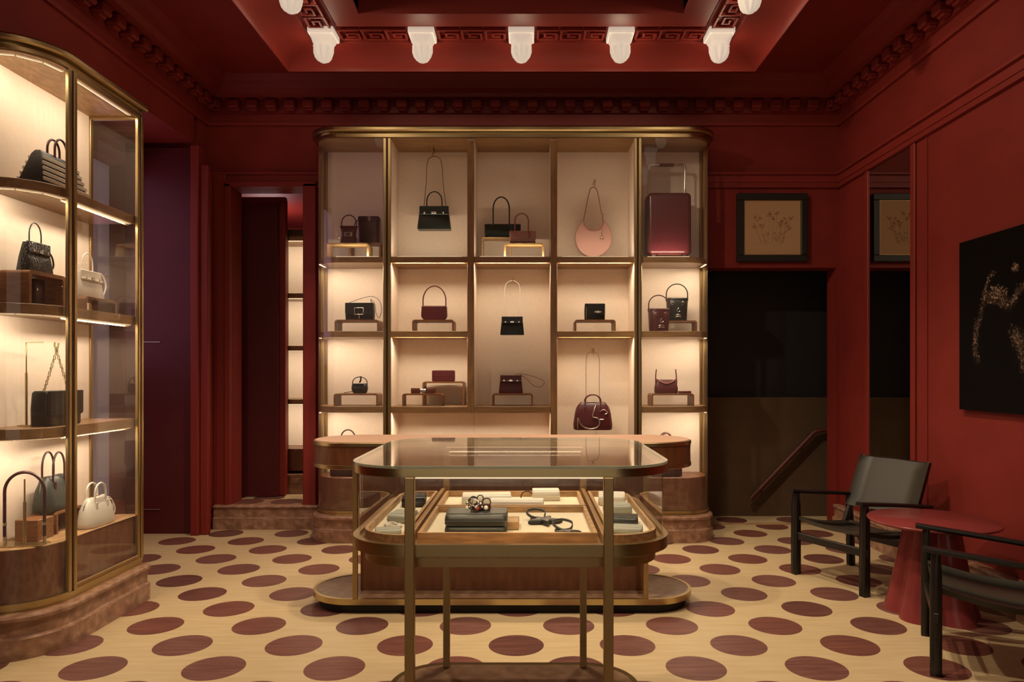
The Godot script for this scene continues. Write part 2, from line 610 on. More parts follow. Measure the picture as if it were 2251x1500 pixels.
func build_shell() -> void:
	# floor with round inlays
	var s := mb()
	bxd(s, -3.7, 3.6, -0.12, 0.0, -1.9, 7.3)
	var floor_ := struct(s, "floor", M.oak_floor, "pale oak floor inlaid with brown wooden dots")
	var disc := mb()
	prism(disc, ell(0.142, 0.142, 40), -0.004, 0.0006)
	disc.generate_normals()
	var dm := disc.commit()
	var tone := ["dot_wood", "dot_wood_dark", "dot_wood_warm", "dot_wood", "dot_wood_warm"]
	var k := 0
	for row in range(-9, 11):
		var d := 3.978 + row * 0.2856
		for col in range(-6, 6):
			var x := 0.2267 + col * 0.571 + (0.2855 if row % 2 else 0.0)
			k += 1
			if x < LEFT - 0.1 or x > RIGHT + 0.1 or (d > 6.5 and x < 1.4):
				continue
			if x + 0.142 < -3.0 or (x - 0.142 > -2.4 and x + 0.142 < 2.9 and d > 6.05 and x < 1.4 and x > -1.7):
				continue
			var o := put(dm, "inlay_dot", M[tone[(k * 7 + row * 3) % 5]], floor_)
			o.position = Vector3(x, 0, -d)
	# walls
	s = mb()
	bxd(s, LEFT - 0.2, -2.667, 0, 4.1, BACK, BACK + 0.2)
	bxd(s, -2.667, -2.016, 3.07, 4.1, BACK, BACK + 0.2)
	bxd(s, -2.016, 1.45, 0, 4.1, BACK, BACK + 0.2)
	bxd(s, 1.45, 2.79, 2.35, 4.1, BACK, BACK + 0.2)
	bxd(s, 2.79, RIGHT + 0.2, 0, 4.1, BACK, BACK + 0.2)
	struct(s, "wall_back", M.red_wall, "deep red back wall behind the tall lit cabinet")
	s = mb()
	bxd(s, RIGHT, RIGHT + 0.2, 0, 4.1, -1.7, BACK)
	struct(s, "wall_right", M.red_wall, "deep red side wall carrying the mirror and the dark photograph")
	s = mb()
	bxd(s, LEFT - 0.2, LEFT, 0, 4.1, -1.7, 4.6)
	bxd(s, LEFT - 0.2, LEFT, 3.4, 4.1, 4.6, 6.25)
	bxd(s, LEFT - 0.2, LEFT, 0, 4.1, 6.33, BACK)
	struct(s, "wall_left", M.red_wall, "deep red side wall behind the rounded glass cabinet")
	s = mb()
	bxd(s, -3.7, -1.7, 0, 4.1, -1.9, -1.7)
	bxd(s, 1.3, RIGHT + 0.2, 0, 4.1, -1.9, -1.7)
	bxd(s, -1.7, 1.3, 0, 0.4, -1.9, -1.7)
	bxd(s, -1.7, 1.3, 3.0, 4.1, -1.9, -1.7)
	struct(s, "wall_front", M.red_wall)
	s = mb()
	bxd(s, -1.7, 1.3, 0.4, 3.0, -1.88, -1.86)
	struct(s, "window_2", M.shop_window_glow)
	area_light("shop_window_light", Vector3(-0.2, 1.7, 1.82), Vector3(0, 0, -1), Vector3(1, 0, 0), Vector2(2.9, 2.5), 0.7, Color(1.0, 0.94, 0.85))
	# the recess beside the rounded cabinet: a window reveal that lets in a little dusk
	s = mb()
	bxd(s, -3.7, LEFT - 0.2, 0, 3.6, 4.4, 4.6)
	bxd(s, -3.7, LEFT - 0.2, 3.4, 3.6, 4.6, 6.25)
	bxd(s, -3.7, -3.5, 0, 0.3, 4.6, 6.25)
	bxd(s, -3.7, -3.5, 3.2, 3.4, 4.6, 6.25)
	bxd(s, -3.7, LEFT - 0.2, 0, 3.6, 6.32, 6.5)
	struct(s, "wall_reveal", M.red_wall)
	s = mb()
	bxd(s, -3.66, -3.64, 0.3, 3.2, 4.6, 6.25)
	struct(s, "window_1", M.window_glow)
	area_light("window_light", Vector3(-3.6, 1.75, -5.4), Vector3(1, -0.15, 0), Vector3(0, 0, 1), Vector2(1.5, 2.8), 1.1, Color(0.95, 0.76, 0.92))
	s = mb()
	bxd(s, -3.5, -2.885, 0.0, 3.36, 6.25, 6.32, 0.004)
	var dr := struct(s, "door_1", M.maroon_door, "dark maroon door leaf standing in the recess past the rounded cabinet")
	for y in [0.21, 1.665]:
		s = mb()
		bxd(s, -3.4, -3.19, y, y + 0.006, 6.236, 6.25, 0.002)
		obj(s, "bolt", M.silver, dr)
	# door casing round the opening to the next room, and the post beside it
	s = mb()
	for q in [[-2.83, -2.76, 0.0, 3.2, 6.2, 6.26], [-2.9, -2.83, 0.0, 3.36, 6.17, 6.3]]:
		bxd(s, q[0], q[1], q[2], q[3], q[4], q[5], 0.008)
	bxd(s, -2.9, -2.83, 0.0, 3.2, 6.26, 6.5, 0.004)
	struct(s, "trim_1", M.red_trim)
	s = mb()
	bxd(s, -2.83, -2.72, 0.21, 3.2, 6.46, 6.5, 0.006)
	bxd(s, -2.72, -2.667, 0.21, 3.1, 6.44, 6.5, 0.006)
	bxd(s, -2.016, -1.9, 0.21, 3.1, 6.44, 6.5, 0.006)
	bxd(s, -2.72, -1.9, 3.07, 3.12, 6.44, 6.5, 0.006)
	struct(s, "trim_2", M.red_trim)
	# picture rail round the room
	s = mb()
	for q in [[3.185, 3.205, 0.045], [3.12, 3.185, 0.02], [3.07, 3.085, 0.03], [3.085, 3.12, 0.012]]:
		bxd(s, LEFT, -1.7, q[0], q[1], BACK - q[2], BACK)
		bxd(s, 1.4, RIGHT, q[0], q[1], BACK - q[2], BACK)
		bxd(s, RIGHT - q[2], RIGHT, q[0], q[1], -1.7, BACK - q[2])
		bxd(s, LEFT, LEFT + q[2], q[0], q[1], -1.7, 4.5)
	struct(s, "trim_3", M.red_trim)
	# mirror casing
	s = mb()
	for q in [[5.925, 5.985], [5.21, 5.27]]:
		bxd(s, RIGHT - 0.018, RIGHT, 0.215, 3.07, q[0], q[1], 0.004)
	bxd(s, RIGHT - 0.008, RIGHT, 0.215, 3.07, 5.06, 5.075)
	struct(s, "trim_4", M.red_trim)
	s = mb()
	bxd(s, RIGHT - 0.008, RIGHT, 0.215, 3.06, 5.27, 5.925)
	tag(obj(s, "wall_mirror", M.mirror), "tall narrow mirror set into the red side wall", "mirror")
	# stone skirting along the right wall and the step into the next room
	s = mb()
	var prof := [[0.0, 0.07], [0.10, 0.07], [0.108, 0.052], [0.185, 0.052], [0.19, 0.062], [0.2, 0.066], [0.212, 0.06], [0.216, 0.045], [0.216, 0.0]]
	skirting(s, prof, Vector3(RIGHT, 0, 1.7), Vector3(RIGHT, 0, -6.49), Vector3(-1, 0, 0))
	struct(s, "baseboard_right", M.stone, "moulded brown stone skirting along the red side wall")
	s = mb()
	skirting(s, prof, Vector3(-2.81, 0, -6.48), Vector3(-1.7, 0, -6.48), Vector3(0, 0, 1))
	bxd(s, -2.667, -2.016, 0.0, 0.214, 6.47, 6.75)
	struct(s, "baseboard_back", M.stone, "moulded brown stone step up to the doorway")
	s = mb()
	skirting(s, prof, Vector3(LEFT, 0, 1.7), Vector3(LEFT, 0, -3.45), Vector3(1, 0, 0))
	struct(s, "baseboard_left", M.stone)


# a moulding: profile [[y, how far it stands out], ...] drawn from a to b
func skirting(s: SurfaceTool, prof: Array, a: Vector3, b: Vector3, out_: Vector3) -> void:
	flat(s)
	for i in prof.size() - 1:
		var p: Vector3 = Vector3(0, prof[i][0], 0) + out_ * prof[i][1]
		var q: Vector3 = Vector3(0, prof[i + 1][0], 0) + out_ * prof[i + 1][1]
		var n: Vector3 = out_ * (prof[i + 1][0] - prof[i][0]) - Vector3.UP * (prof[i + 1][1] - prof[i][1])
		quad(s, a + p, b + p, b + q, a + q, n)
	for e in [[a, a - b], [b, b - a]]:
		for i in prof.size() - 1:
			var p: Vector3 = Vector3(0, prof[i][0], 0) + out_ * prof[i][1]
			var q: Vector3 = Vector3(0, prof[i + 1][0], 0) + out_ * prof[i + 1][1]
			quad(s, e[0] + p, e[0] + q, e[0] + Vector3(0, prof[i + 1][0], 0), e[0] + Vector3(0, prof[i][0], 0), e[1])


const LAMP_X := -0.047
const LAMP_STEP := 0.733
const LAMP_D := 5.33

func build_ceiling() -> void:
	# dropped frame of the coffer, higher ceiling round it, dark well in the middle
	var x0 := LAMP_X - 2.0 * LAMP_STEP
	var x1 := LAMP_X + 2.0 * LAMP_STEP
	var d1 := LAMP_D
	var d0 := LAMP_D - 5.0 * LAMP_STEP
	var s := mb()
	bxd(s, LEFT - 0.2, RIGHT + 0.2, 4.0, 4.12, d1 + 0.4, BACK + 0.2)
	bxd(s, LEFT - 0.2, RIGHT + 0.2, 4.0, 4.12, -1.9, d0 - 0.4)
	bxd(s, LEFT - 0.2, x0 - 0.4, 4.0, 4.12, d0 - 0.4, d1 + 0.4)
	bxd(s, x1 + 0.4, RIGHT + 0.2, 4.0, 4.12, d0 - 0.4, d1 + 0.4)
	struct(s, "ceiling", M.red_ceiling, "deep red ceiling with a dropped coffered frame")
	s = mb()
	# the frame curves down to its outer edge
	var cove := [[0.115, 4.1], [0.115, CEIL]]
	for i in 11:
		var a := PI / 2 * i / 10.0
		cove.append([0.135 + 0.255 * sin(a), CEIL - 0.1 * (1.0 - cos(a))])
	cove += [[0.4, 3.8], [0.4, 4.1], [0.115, 4.1]]
	for i in cove.size() - 1:
		var loops := []
		for k in [cove[i], cove[i + 1]]:
			loops.append([Vector3(x0 - k[0], k[1], -d1 - k[0]), Vector3(x1 + k[0], k[1], -d1 - k[0]), Vector3(x1 + k[0], k[1], -d0 + k[0]), Vector3(x0 - k[0], k[1], -d0 + k[0])])
		for k in 4:
			var j := (k + 1) % 4
			s.set_smooth_group(90000 + k if i > 0 and i < 12 else -1)
			quad(s, loops[0][k], loops[0][j], loops[1][j], loops[1][k], Vector3(0, 1, 0) if i >= 14 else Vector3(0, -1, 0) + (loops[0][k] - Vector3(0, 4.0, -3.5)) * (0.3 if i == 13 else -0.01))
	struct(s, "ceiling_frame", M.red_ceiling)
	# frieze band, groove and inner ring
	s = mb()
	var rect := func(g: float, w: float, y0: float, y1: float) -> void:
		# a rectangular ring lying g outside the lamp line, w wide towards the middle
		bxd(s, x0 - g, x1 + g, y0, y1, d1 + g - w, d1 + g)
		bxd(s, x0 - g, x1 + g, y0, y1, d0 - g, d0 - g + w)
		bxd(s, x0 - g, x0 - g + w, y0, y1, d0 - g + w, d1 + g - w)
		bxd(s, x1 + g - w, x1 + g, y0, y1, d0 - g + w, d1 + g - w)
	rect.call(0.115, 0.23, CEIL + 0.03, 4.1)
	rect.call(-0.135, 0.17, CEIL + 0.004, 4.05)
	rect.call(-0.115, 0.02, CEIL + 0.05, 4.1)
	rect.call(-0.305, 0.03, CEIL - 0.004, 4.05)
	var fr := struct(s, "ceiling_coffer", M.red_ceiling, "red coffer ring with a key pattern frieze between glass lamps")
	s = mb()
	rect.call(0.115, 0.014, CEIL - 0.012, CEIL + 0.03)
	rect.call(-0.101, 0.014, CEIL - 0.012, CEIL + 0.03)
	obj(s, "frieze_border", M.red_trim, fr)
	s = mb()
	bxd(s, x0 + 0.33, x1 - 0.33, 5.6, 5.7, d0 + 0.33, d1 - 0.33)
	for q in [[x0 + 0.3, x0 + 0.335], [x1 - 0.335, x1 - 0.3]]:
		bxd(s, q[0], q[1], CEIL + 0.02, 5.7, d0 + 0.3, d1 - 0.3)
	for q in [[d0 + 0.3, d0 + 0.335], [d1 - 0.335, d1 - 0.3]]:
		bxd(s, x0 + 0.3, x1 - 0.3, CEIL + 0.02, 5.7, q[0], q[1])
	struct(s, "ceiling_well", M.red_ceiling)
	# key pattern: each hooked piece a part
	var key := mb()
	var w := 0.017
	var path := [[-0.07, 0.068], [-0.07, -0.068], [0.068, -0.068], [0.068, 0.025], [-0.018, 0.025], [-0.018, -0.022], [0.03, -0.022]]
	for i in path.size() - 1:
		var a: Array = path[i]
		var b: Array = path[i + 1]
		box(key, Vector3((a[0] + b[0]) / 2, -0.015, (a[1] + b[1]) / 2), Vector3(absf(b[0] - a[0]) + w, 0.03, absf(b[1] - a[1]) + w), 0.003)
	box(key, Vector3(0.0, -0.015, 0.075), Vector3(0.165, 0.03, w), 0.003)
	key.generate_normals()
	var km := key.commit()
	var place := func(x: float, d: float, turn: float) -> void:
		var o := put(km, "key_fret", M.red_trim, fr)
		o.position = Vector3(x, CEIL + 0.0298, -d)
		o.rotation.y = turn
	for i in 4:
		for j in 3:
			var along := (i + 0.5) * LAMP_STEP + (j - 1) * 0.172
			place.call(x0 + along, d1, 0.0)
			place.call(x0 + along, d0, PI)
	for i in 5:
		for j in 3:
			var along := (i + 0.5) * LAMP_STEP + (j - 1) * 0.172
			place.call(x0, d0 + along, PI / 2)
			place.call(x1, d0 + along, -PI / 2)
	# lamps
	var proto: Node3D = null
	var spots := []
	for i in 5:
		spots.append(["back", Vector2(x0 + i * LAMP_STEP, d1)])
	for i in range(1, 5):
		spots.append(["left", Vector2(x0, d1 - i * LAMP_STEP)])
		spots.append(["right", Vector2(x1, d1 - i * LAMP_STEP)])
	for i in 5:
		spots.append(["front", Vector2(x0 + i * LAMP_STEP, d0)])
	var words := {"back": "fluted glass ceiling lamp in the frieze row facing the tall cabinet", "left": "fluted glass ceiling lamp in the frieze row on the rounded cabinet's side", "right": "fluted glass ceiling lamp in the frieze row on the armchairs' side", "front": "fluted glass ceiling lamp in the frieze row opposite the tall cabinet"}
	var bays := ["waisted burgundy bag", "large hanging green bag", "baguette bags", "pink crescent bag", "suitcase"]
	for q in spots:
		var o: Node3D
		if proto == null:
			o = make_lamp()
			proto = o
		else:
			o = proto.duplicate()
			o.name = numbered("ceiling_lamp")
			add_child(o)
		o.position = Vector3(q[1].x, CEIL + 0.006, -q[1].y)
		tag(o, "fluted glass ceiling lamp facing the cabinet bay of the " + bays.pop_front() if q[0] == "back" else words[q[0]], "lamp", "ceiling lamps along the " + q[0] + " of the coffer")
	# spotlights inside the dark well, aimed at floor and furniture
	var n := 0
	for q in [[-0.9, 4.55, -1.5, 4.9, 0.0], [0.8, 4.55, 1.5, 4.9, 0.0], [-0.9, 2.9, -1.1, 2.9, 0.0], [0.85, 2.6, 1.7, 3.3, 0.0], [-0.05, 3.7, -0.05, 3.4, 0.0], [-0.9, 3.7, 2.82, 5.0, 1.2]]:
		var at := Vector3(q[0], 3.97, -q[1])
		var to := (Vector3(q[2], q[4], -q[3]) - at).normalized()
		var t := thing("spotlight", ["black ceiling spotlight in the dark well aimed towards the doorway step", "black ceiling spotlight in the dark well aimed towards the stair alcove", "black ceiling spotlight in the dark well aimed towards the rounded cabinet", "black ceiling spotlight in the dark well aimed at the armchairs", "black ceiling spotlight in the dark well aimed at the glass case", "black ceiling spotlight in the dark well aimed across at the tall mirror"][n], "spotlight", at, 0.0)
		n += 1
		var xf := Transform3D(Basis(Quaternion(Vector3(0, -1, 0), to)), Vector3.ZERO)
		s = mb()
		prism(s, ell(0.04, 0.04, 20), -0.02, 0.12, 0.004, xf)
		obj(s, "housing", M.black_panel, t)
		s = mb()
		tube(s, line(Vector3(0, 0.05, 0), Vector3(0, 1.63, 0)), 0.008)
		obj(s, "stem", M.black_panel, t)
		s = mb()
		prism(s, ell(0.032, 0.032, 20), -0.024, -0.0202, 0.0, xf)
		obj(s, "lamp_lens", M.spot_glow, t)
		var l := SpotLight3D.new()
		l.name = "beam"
		t.add_child(l)
		l.position = to * 0.04
		l.basis = Basis.looking_at(to, Vector3.FORWARD)
		l.spot_angle = 40.0
		l.spot_angle_attenuation = 0.7
		l.spot_range = 12.0
		l.spot_attenuation = 2.0
		l.light_energy = SPOT
		l.light_size = 0.05
		l.light_color = WARM
		l.shadow_enabled = true
	build_cornice()

const SPOT := 4.8
const LAMP := 0.112

func make_lamp() -> Node3D:
	var t := thing("ceiling_lamp", "", "")
	var s := mb()
	box(s, Vector3(0, 0.0, 0), Vector3(0.19, 0.048, 0.19), 0.006)
	obj(s, "lamp_plate", M.lamp_glow, t)
	s = mb()
	var rings := []
	for q in [[0.085, 0.3, -0.024], [0.078, 0.45, -0.05], [0.072, 0.8, -0.075], [0.069, 1.0, -0.09]]:
		var loop := PackedVector3Array()
		for v in rr(-q[0], q[0], -q[0], q[0], [q[0] * q[1], q[0] * q[1], q[0] * q[1], q[0] * q[1]], 6):
			loop.append(Vector3(v.x, q[2], v.y))
		rings.append(loop)
	loft(s, rings)
	obj(s, "lamp_neck", M.lamp_glow, t)
	s = mb()
	tube(s, loop_points(0.071, -0.09), 0.006, 6, true)
	obj(s, "lamp_collar", M.lamp_glow, t)
	s = mb()
	lathe(s, [[0.068, -0.092, 0.0], [0.07, -0.1, 0.6], [0.066, -0.13, 1.0], [0.056, -0.165, 1.0], [0.04, -0.19, 0.8], [0.018, -0.204, 0.4], [0.004, -0.207, 0.0]], 64, Vector3.ZERO, 8, 0.4)
	obj(s, "lamp_shade", M.lamp_glow, t)
	var l := OmniLight3D.new()
	l.name = "light"
	t.add_child(l)
	l.position = Vector3(0, -0.065, 0)
	l.omni_range = 14.0
	l.omni_attenuation = 2.0
	l.light_energy = LAMP
	l.light_size = 0.05
	l.light_color = Color(1.0, 0.89, 0.75)
	l.shadow_enabled = true
	return t


func loop_points(r: float, y: float, n := 24) -> PackedVector3Array:
	var out := PackedVector3Array()
	for i in n:
		out.append(Vector3(r * cos(TAU * i / n), y, r * sin(TAU * i / n)))
	return out


func build_cornice() -> void:
	var prof := [[3.63, 0.0], [3.63, 0.025], [3.655, 0.03], [3.66, 0.012], [3.73, 0.02], [3.735, 0.05], [3.83, 0.06], [3.84, 0.15], [3.87, 0.16], [3.9, 0.2], [3.95, 0.23], [4.0, 0.27]]
	var runs := [[Vector3(LEFT, 0, -BACK), Vector3(RIGHT, 0, -BACK), Vector3(0, 0, 1), "back"], [Vector3(RIGHT, 0, 1.7), Vector3(RIGHT, 0, -BACK), Vector3(-1, 0, 0), "right"], [Vector3(LEFT, 0, 1.7), Vector3(LEFT, 0, -BACK), Vector3(1, 0, 0), "left"]]
	var block := mb()
	box(block, Vector3(0, 0, 0.05), Vector3(0.1, 0.075, 0.1), 0.012)
	box(block, Vector3(0, -0.042, 0.035), Vector3(0.08, 0.02, 0.06), 0.008)
	block.generate_normals()
	var bm := block.commit()
	var n := 5
	for r in runs:
		var s := mb()
		skirting(s, prof, r[0], r[1], r[2])
		var o := struct(s, "trim_%d" % n, M.red_trim)
		n += 1
		var long: float = r[0].distance_to(r[1])
		var count := int(long / 0.166)
		for i in count:
			var at: Vector3 = r[1] + (r[0] - r[1]).normalized() * (0.12 + i * 0.166)
			if r[3] != "back" and at.z > -3.3:
				continue
			var b := put(bm, "bracket", M.red_trim, o)
			b.position = at + Vector3(0, 3.788, 0) + r[2] * 0.05
			b.rotation.y = atan2(r[2].x, r[2].z)


func build_alcove() -> void:
	var s := mb()
	bxd(s, 1.2, 3.6, 0, 1.16, 7.02, 7.2)
	struct(s, "wall_stair_lower", M.olive_wall, "dim olive brown lower wall behind the stair rail")
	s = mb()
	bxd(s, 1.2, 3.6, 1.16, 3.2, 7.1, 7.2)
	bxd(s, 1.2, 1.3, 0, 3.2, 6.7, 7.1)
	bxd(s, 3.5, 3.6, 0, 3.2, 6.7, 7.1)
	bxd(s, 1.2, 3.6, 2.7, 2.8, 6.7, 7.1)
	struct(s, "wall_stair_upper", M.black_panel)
	s = mb()
	bxd(s, 1.46, 2.79, -0.001, 0.002, 6.62, 6.7)
	struct(s, "trim_8", M.light_wood)
	var t := thing("handrail", "reddish wooden stair handrail sloping up the dim olive wall", "handrail", Vector3(2.2, 0, -6.96))
	s = mb()
	var a := P(1650, 1098, 6.95) - t.position
	var b := P(1790, 950, 6.95) - t.position
	var c := P(1826, 942, 6.95) - t.position
	sweep(s, PackedVector3Array([a, b, b + (c - b) * 0.2, c]), rect2(0.018, 0.018), Vector3(0, 0, 1))
	obj(s, "rail", M.rail_red, t)
	for k in [0.18, 0.82]:
		s = mb()
		var m := a.lerp(b, k)
		tube(s, PackedVector3Array([m, m + Vector3(0, -0.05, -0.01), m + Vector3(0, -0.05, -0.07)]), 0.007)
		obj(s, "bracket", M.bronze_dark, t)


func build_next_room() -> void:
	var s := mb()
	bxd(s, -4.2, -1.2, 0.0, 0.21, 6.72, 9.2)
	var fl := struct(s, "floor_upper", M.oak_floor, "pale oak floor of the raised room past the doorway")
	var disc := mb()
	prism(disc, ell(0.142, 0.142, 32), -0.004, 0.0006)
	disc.generate_normals()
	var dm := disc.commit()
	for q in [P(545, 1105, 6.62), P(630, 1105, 6.62), P(592, 1097, 6.85), P(505, 1097, 6.85)]:
		var o := put(dm, "inlay_dot", M.dot_wood_dark, fl)
		o.position = Vector3(q.x, 0.214 if q.z > -6.74 else 0.21, q.z)
	s = mb()
	bxd(s, -4.3, -4.2, 0, 3.4, 6.7, 9.2)
	bxd(s, -1.2, -1.1, 0, 3.4, 6.7, 9.2)
	bxd(s, -4.3, -1.1, 0, 3.4, 9.2, 9.3)
	struct(s, "wall_next_room", M.red_wall)
	s = mb()
	bxd(s, -4.3, -1.1, 3.25, 3.4, 6.7, 9.3)
	struct(s, "ceiling_next_room", M.red_ceiling)
	# open door leaf, dark
	s = mb()
	bxd(s, -3.2, -2.395, 0.214, 3.02, 6.89, 6.93, 0.003)
	var dr := struct(s, "door_2", M.maroon_door, "dark maroon door standing open in the doorway")
	for y in [0.39, 1.625]:
		s = mb()
		bxd(s, -2.82, -2.745, y, y + 0.006, 6.878, 6.89, 0.002)
		obj(s, "bolt", M.silver, dr)
	s = mb()
	bxd(s, -2.42, -2.34, 0.213, 3.08, 6.94, 7.01, 0.006)
	bxd(s, -3.2, -2.34, 3.03, 3.1, 6.94, 7.0, 0.006)
	struct(s, "trim_9", M.red_trim)
	# lit cabinet seen through the doorway
	var t := thing("wall_cabinet", "lit cream wall cabinet glimpsed through the doorway", "cabinet", Vector3(-1.9, 0.21, -7.06))
	s = mb()
	var o := rr(-1.0, 0.6, -0.46, 0.0, [0, 0, 0.02, 0.02], 3)
	stack(s, o, [[0.0, 0.0], [0.09, 0.0], [0.095, 0.012], [0.165, 0.012], [0.17, 0.0], [0.19, 0.0], [0.195, 0.02]])
	obj(s, "stone_plinth", M.stone, t)
	s = mb()
	bxd(s, -0.98, 0.58, 0.22, 0.44, 0.04, 0.4, 0.004)
	obj(s, "wood_plinth", M.walnut, t)
	s = mb()
	bxd(s, -0.98, 0.58, 0.2, 2.56, 0.4, 0.44)
	obj(s, "back_panel", M.cream, t)
	s = mb()
	for q in [[-0.52, -0.465], [0.53, 0.58]]:
		bxd(s, q[0], q[1], 0.195, 2.6, 0.0, 0.05, 0.004)
	bxd(s, -1.0, 0.58, 2.54, 2.6, 0.0, 0.05, 0.004)
	bxd(s, -1.0, -0.98, 0.2, 2.6, 0.05, 0.44)
	bxd(s, 0.56, 0.58, 0.2, 2.6, 0.05, 0.44)
	obj(s, "frame", M.bronze_dark, t)
	s = mb()
	bxd(s, -0.98, 0.58, 2.5, 2.54, 0.05, 0.44)
	obj(s, "top_board", M.light_wood, t)
	for y in [0.93, 1.46, 1.98]:
		s = mb()
		bxd(s, -0.98, 0.56, y - 0.05, y, 0.05, 0.4, 0.004)
		obj(s, "shelf", M.wood_x, t)
	for y in [0.87, 1.4, 1.92, 2.49]:
		s = mb()
		bxd(s, -0.9, 0.5, y + 0.004, y + 0.009, 0.06, 0.08)
		obj(s, "led_strip", M.led_glow, t)
		area_light("led_light", Vector3(-0.2, y, -0.07), Vector3(0, -1, -0.5), Vector3(1, 0, 0), Vector2(1.4, 0.02), 0.5, LED, t)
	# pieces on its shelves, half hidden by the door jamb
	for q in [[-2.14, 0.65, "pale_grey_leather", "grey box bag low in the cabinet past the doorway", 0.2, 0.14], [-2.16, 1.67, "brown_leather", "brown box bag on a shelf of the cabinet past the doorway", 0.16, 0.17]]:
		var b := thing("handbag", q[3], "handbag", Vector3(q[0], q[1], -7.26))
		s = mb()
		body(s, [[0.0, q[4], 0.09], [0.01, q[4] + 0.01, 0.1], [q[5] - 0.02, q[4] - 0.01, 0.07], [q[5], q[4] - 0.03, 0.04]], 0.3)
		obj(s, "body", M[q[2]], b)
		s = mb()
		tube(s, arch(0.09, 0.03, 0.05, 10, Vector3(0, q[5] - 0.01, 0)), 0.005)
		obj(s, "handle", M[q[2]], b)
	var l := OmniLight3D.new()
	l.name = "next_room_light"
	add_child(l)
	l.position = Vector3(-2.9, 2.9, -8.0)
	l.light_energy = 0.45
	l.light_size = 0.15
	l.light_color = Color(1.0, 0.85, 0.85)
	l.omni_range = 12
	l.shadow_enabled = true
	var p := thing("ceiling_globe", "round glass ceiling lamp in the room past the doorway", "lamp", Vector3(-2.9, 3.25, -8.0))
	s = mb()
	lathe(s, [[0.02, 0.0], [0.02, -0.2], [0.09, -0.26], [0.13, -0.35], [0.09, -0.44], [0.02, -0.48]], 20)
	obj(s, "lamp_globe", M.lamp_glow, p)


# ---------------------------------------------------------------- cabinets
const TIERS := [[2.367, 2.318], [1.748, 1.696], [1.12, 1.066]]   # top and underside of the shelves
const FLOOR_IN := 0.525

# a shelf whose light strip lies in a groove behind its front edge
func shelf_part(t: Node3D, x0: float, x1: float, tier: Array, d0: float, d1: float) -> void:
	var s := mb()
	bxd(s, x0, x1, tier[1], tier[0], d0, d0 + 0.014, 0.003)
	bxd(s, x0, x1, tier[1] + 0.012, tier[0], d0 + 0.013, d0 + 0.045)
	bxd(s, x0, x1, tier[1], tier[0], d0 + 0.044, d1)
	obj(s, "shelf", M.wood_x, t)
	s = mb()
	bxd(s, x0 + 0.02, x1 - 0.02, tier[1] + 0.0095, tier[1] + 0.0118, d0 + 0.018, d0 + 0.038)
	obj(s, "led_strip", M.led_glow, t)
	area_light("led_light", Vector3((x0 + x1) / 2, tier[1] + 0.0085, -(d0 + 0.028)), Vector3(0, -1, 0), Vector3(1, 0, 0), Vector2(x1 - x0 - 0.06, 0.014), 0.55 * (x1 - x0), LED, t)


func end_shelf(t: Node3D, x0: float, x1: float, tier: Array, side: float) -> void:
	# shelf of a rounded glass end; side -1: the rounded end lies at x0
	var s := mb()
	var r := [0, 0, 0.23, 0.0] if side > 0 else [0, 0, 0.0, 0.23]
	var o := rr(x0, x1, -6.36, -5.985, r, 12)
	stack(s, o, [[tier[1] + 0.002, 0.0], [tier[0] - 0.002, 0.0], [tier[0], 0.002]])
	obj(s, "shelf", M.wood_x, t)
	var xe := x0 + 0.03 if side < 0 else x1 - 0.03
	s = mb()
	box(s, Vector3(xe, tier[1] - 0.002, -6.15), Vector3(0.016, 0.006, 0.16))
	obj(s, "led_strip", M.led_glow, t)
	s = mb()
	box(s, Vector3(xe - side * 0.024, tier[1] - 0.003, -6.15), Vector3(0.006, 0.014, 0.2))
	obj(s, "led_shade", M.brass_satin, t)
	area_light("led_light", Vector3(xe, tier[1] - 0.006, -6.15), Vector3(-side * 0.5, -1, 0), Vector3(0, 0, 1), Vector2(0.14, 0.012), 0.15, LED, t)
	area_light("led_light", Vector3((x0 + x1) / 2, tier[1] - 0.004, -6.02), Vector3(0, -1, -0.3), Vector3(1, 0, 0), Vector2(0.4, 0.012), 0.2, LED, t)


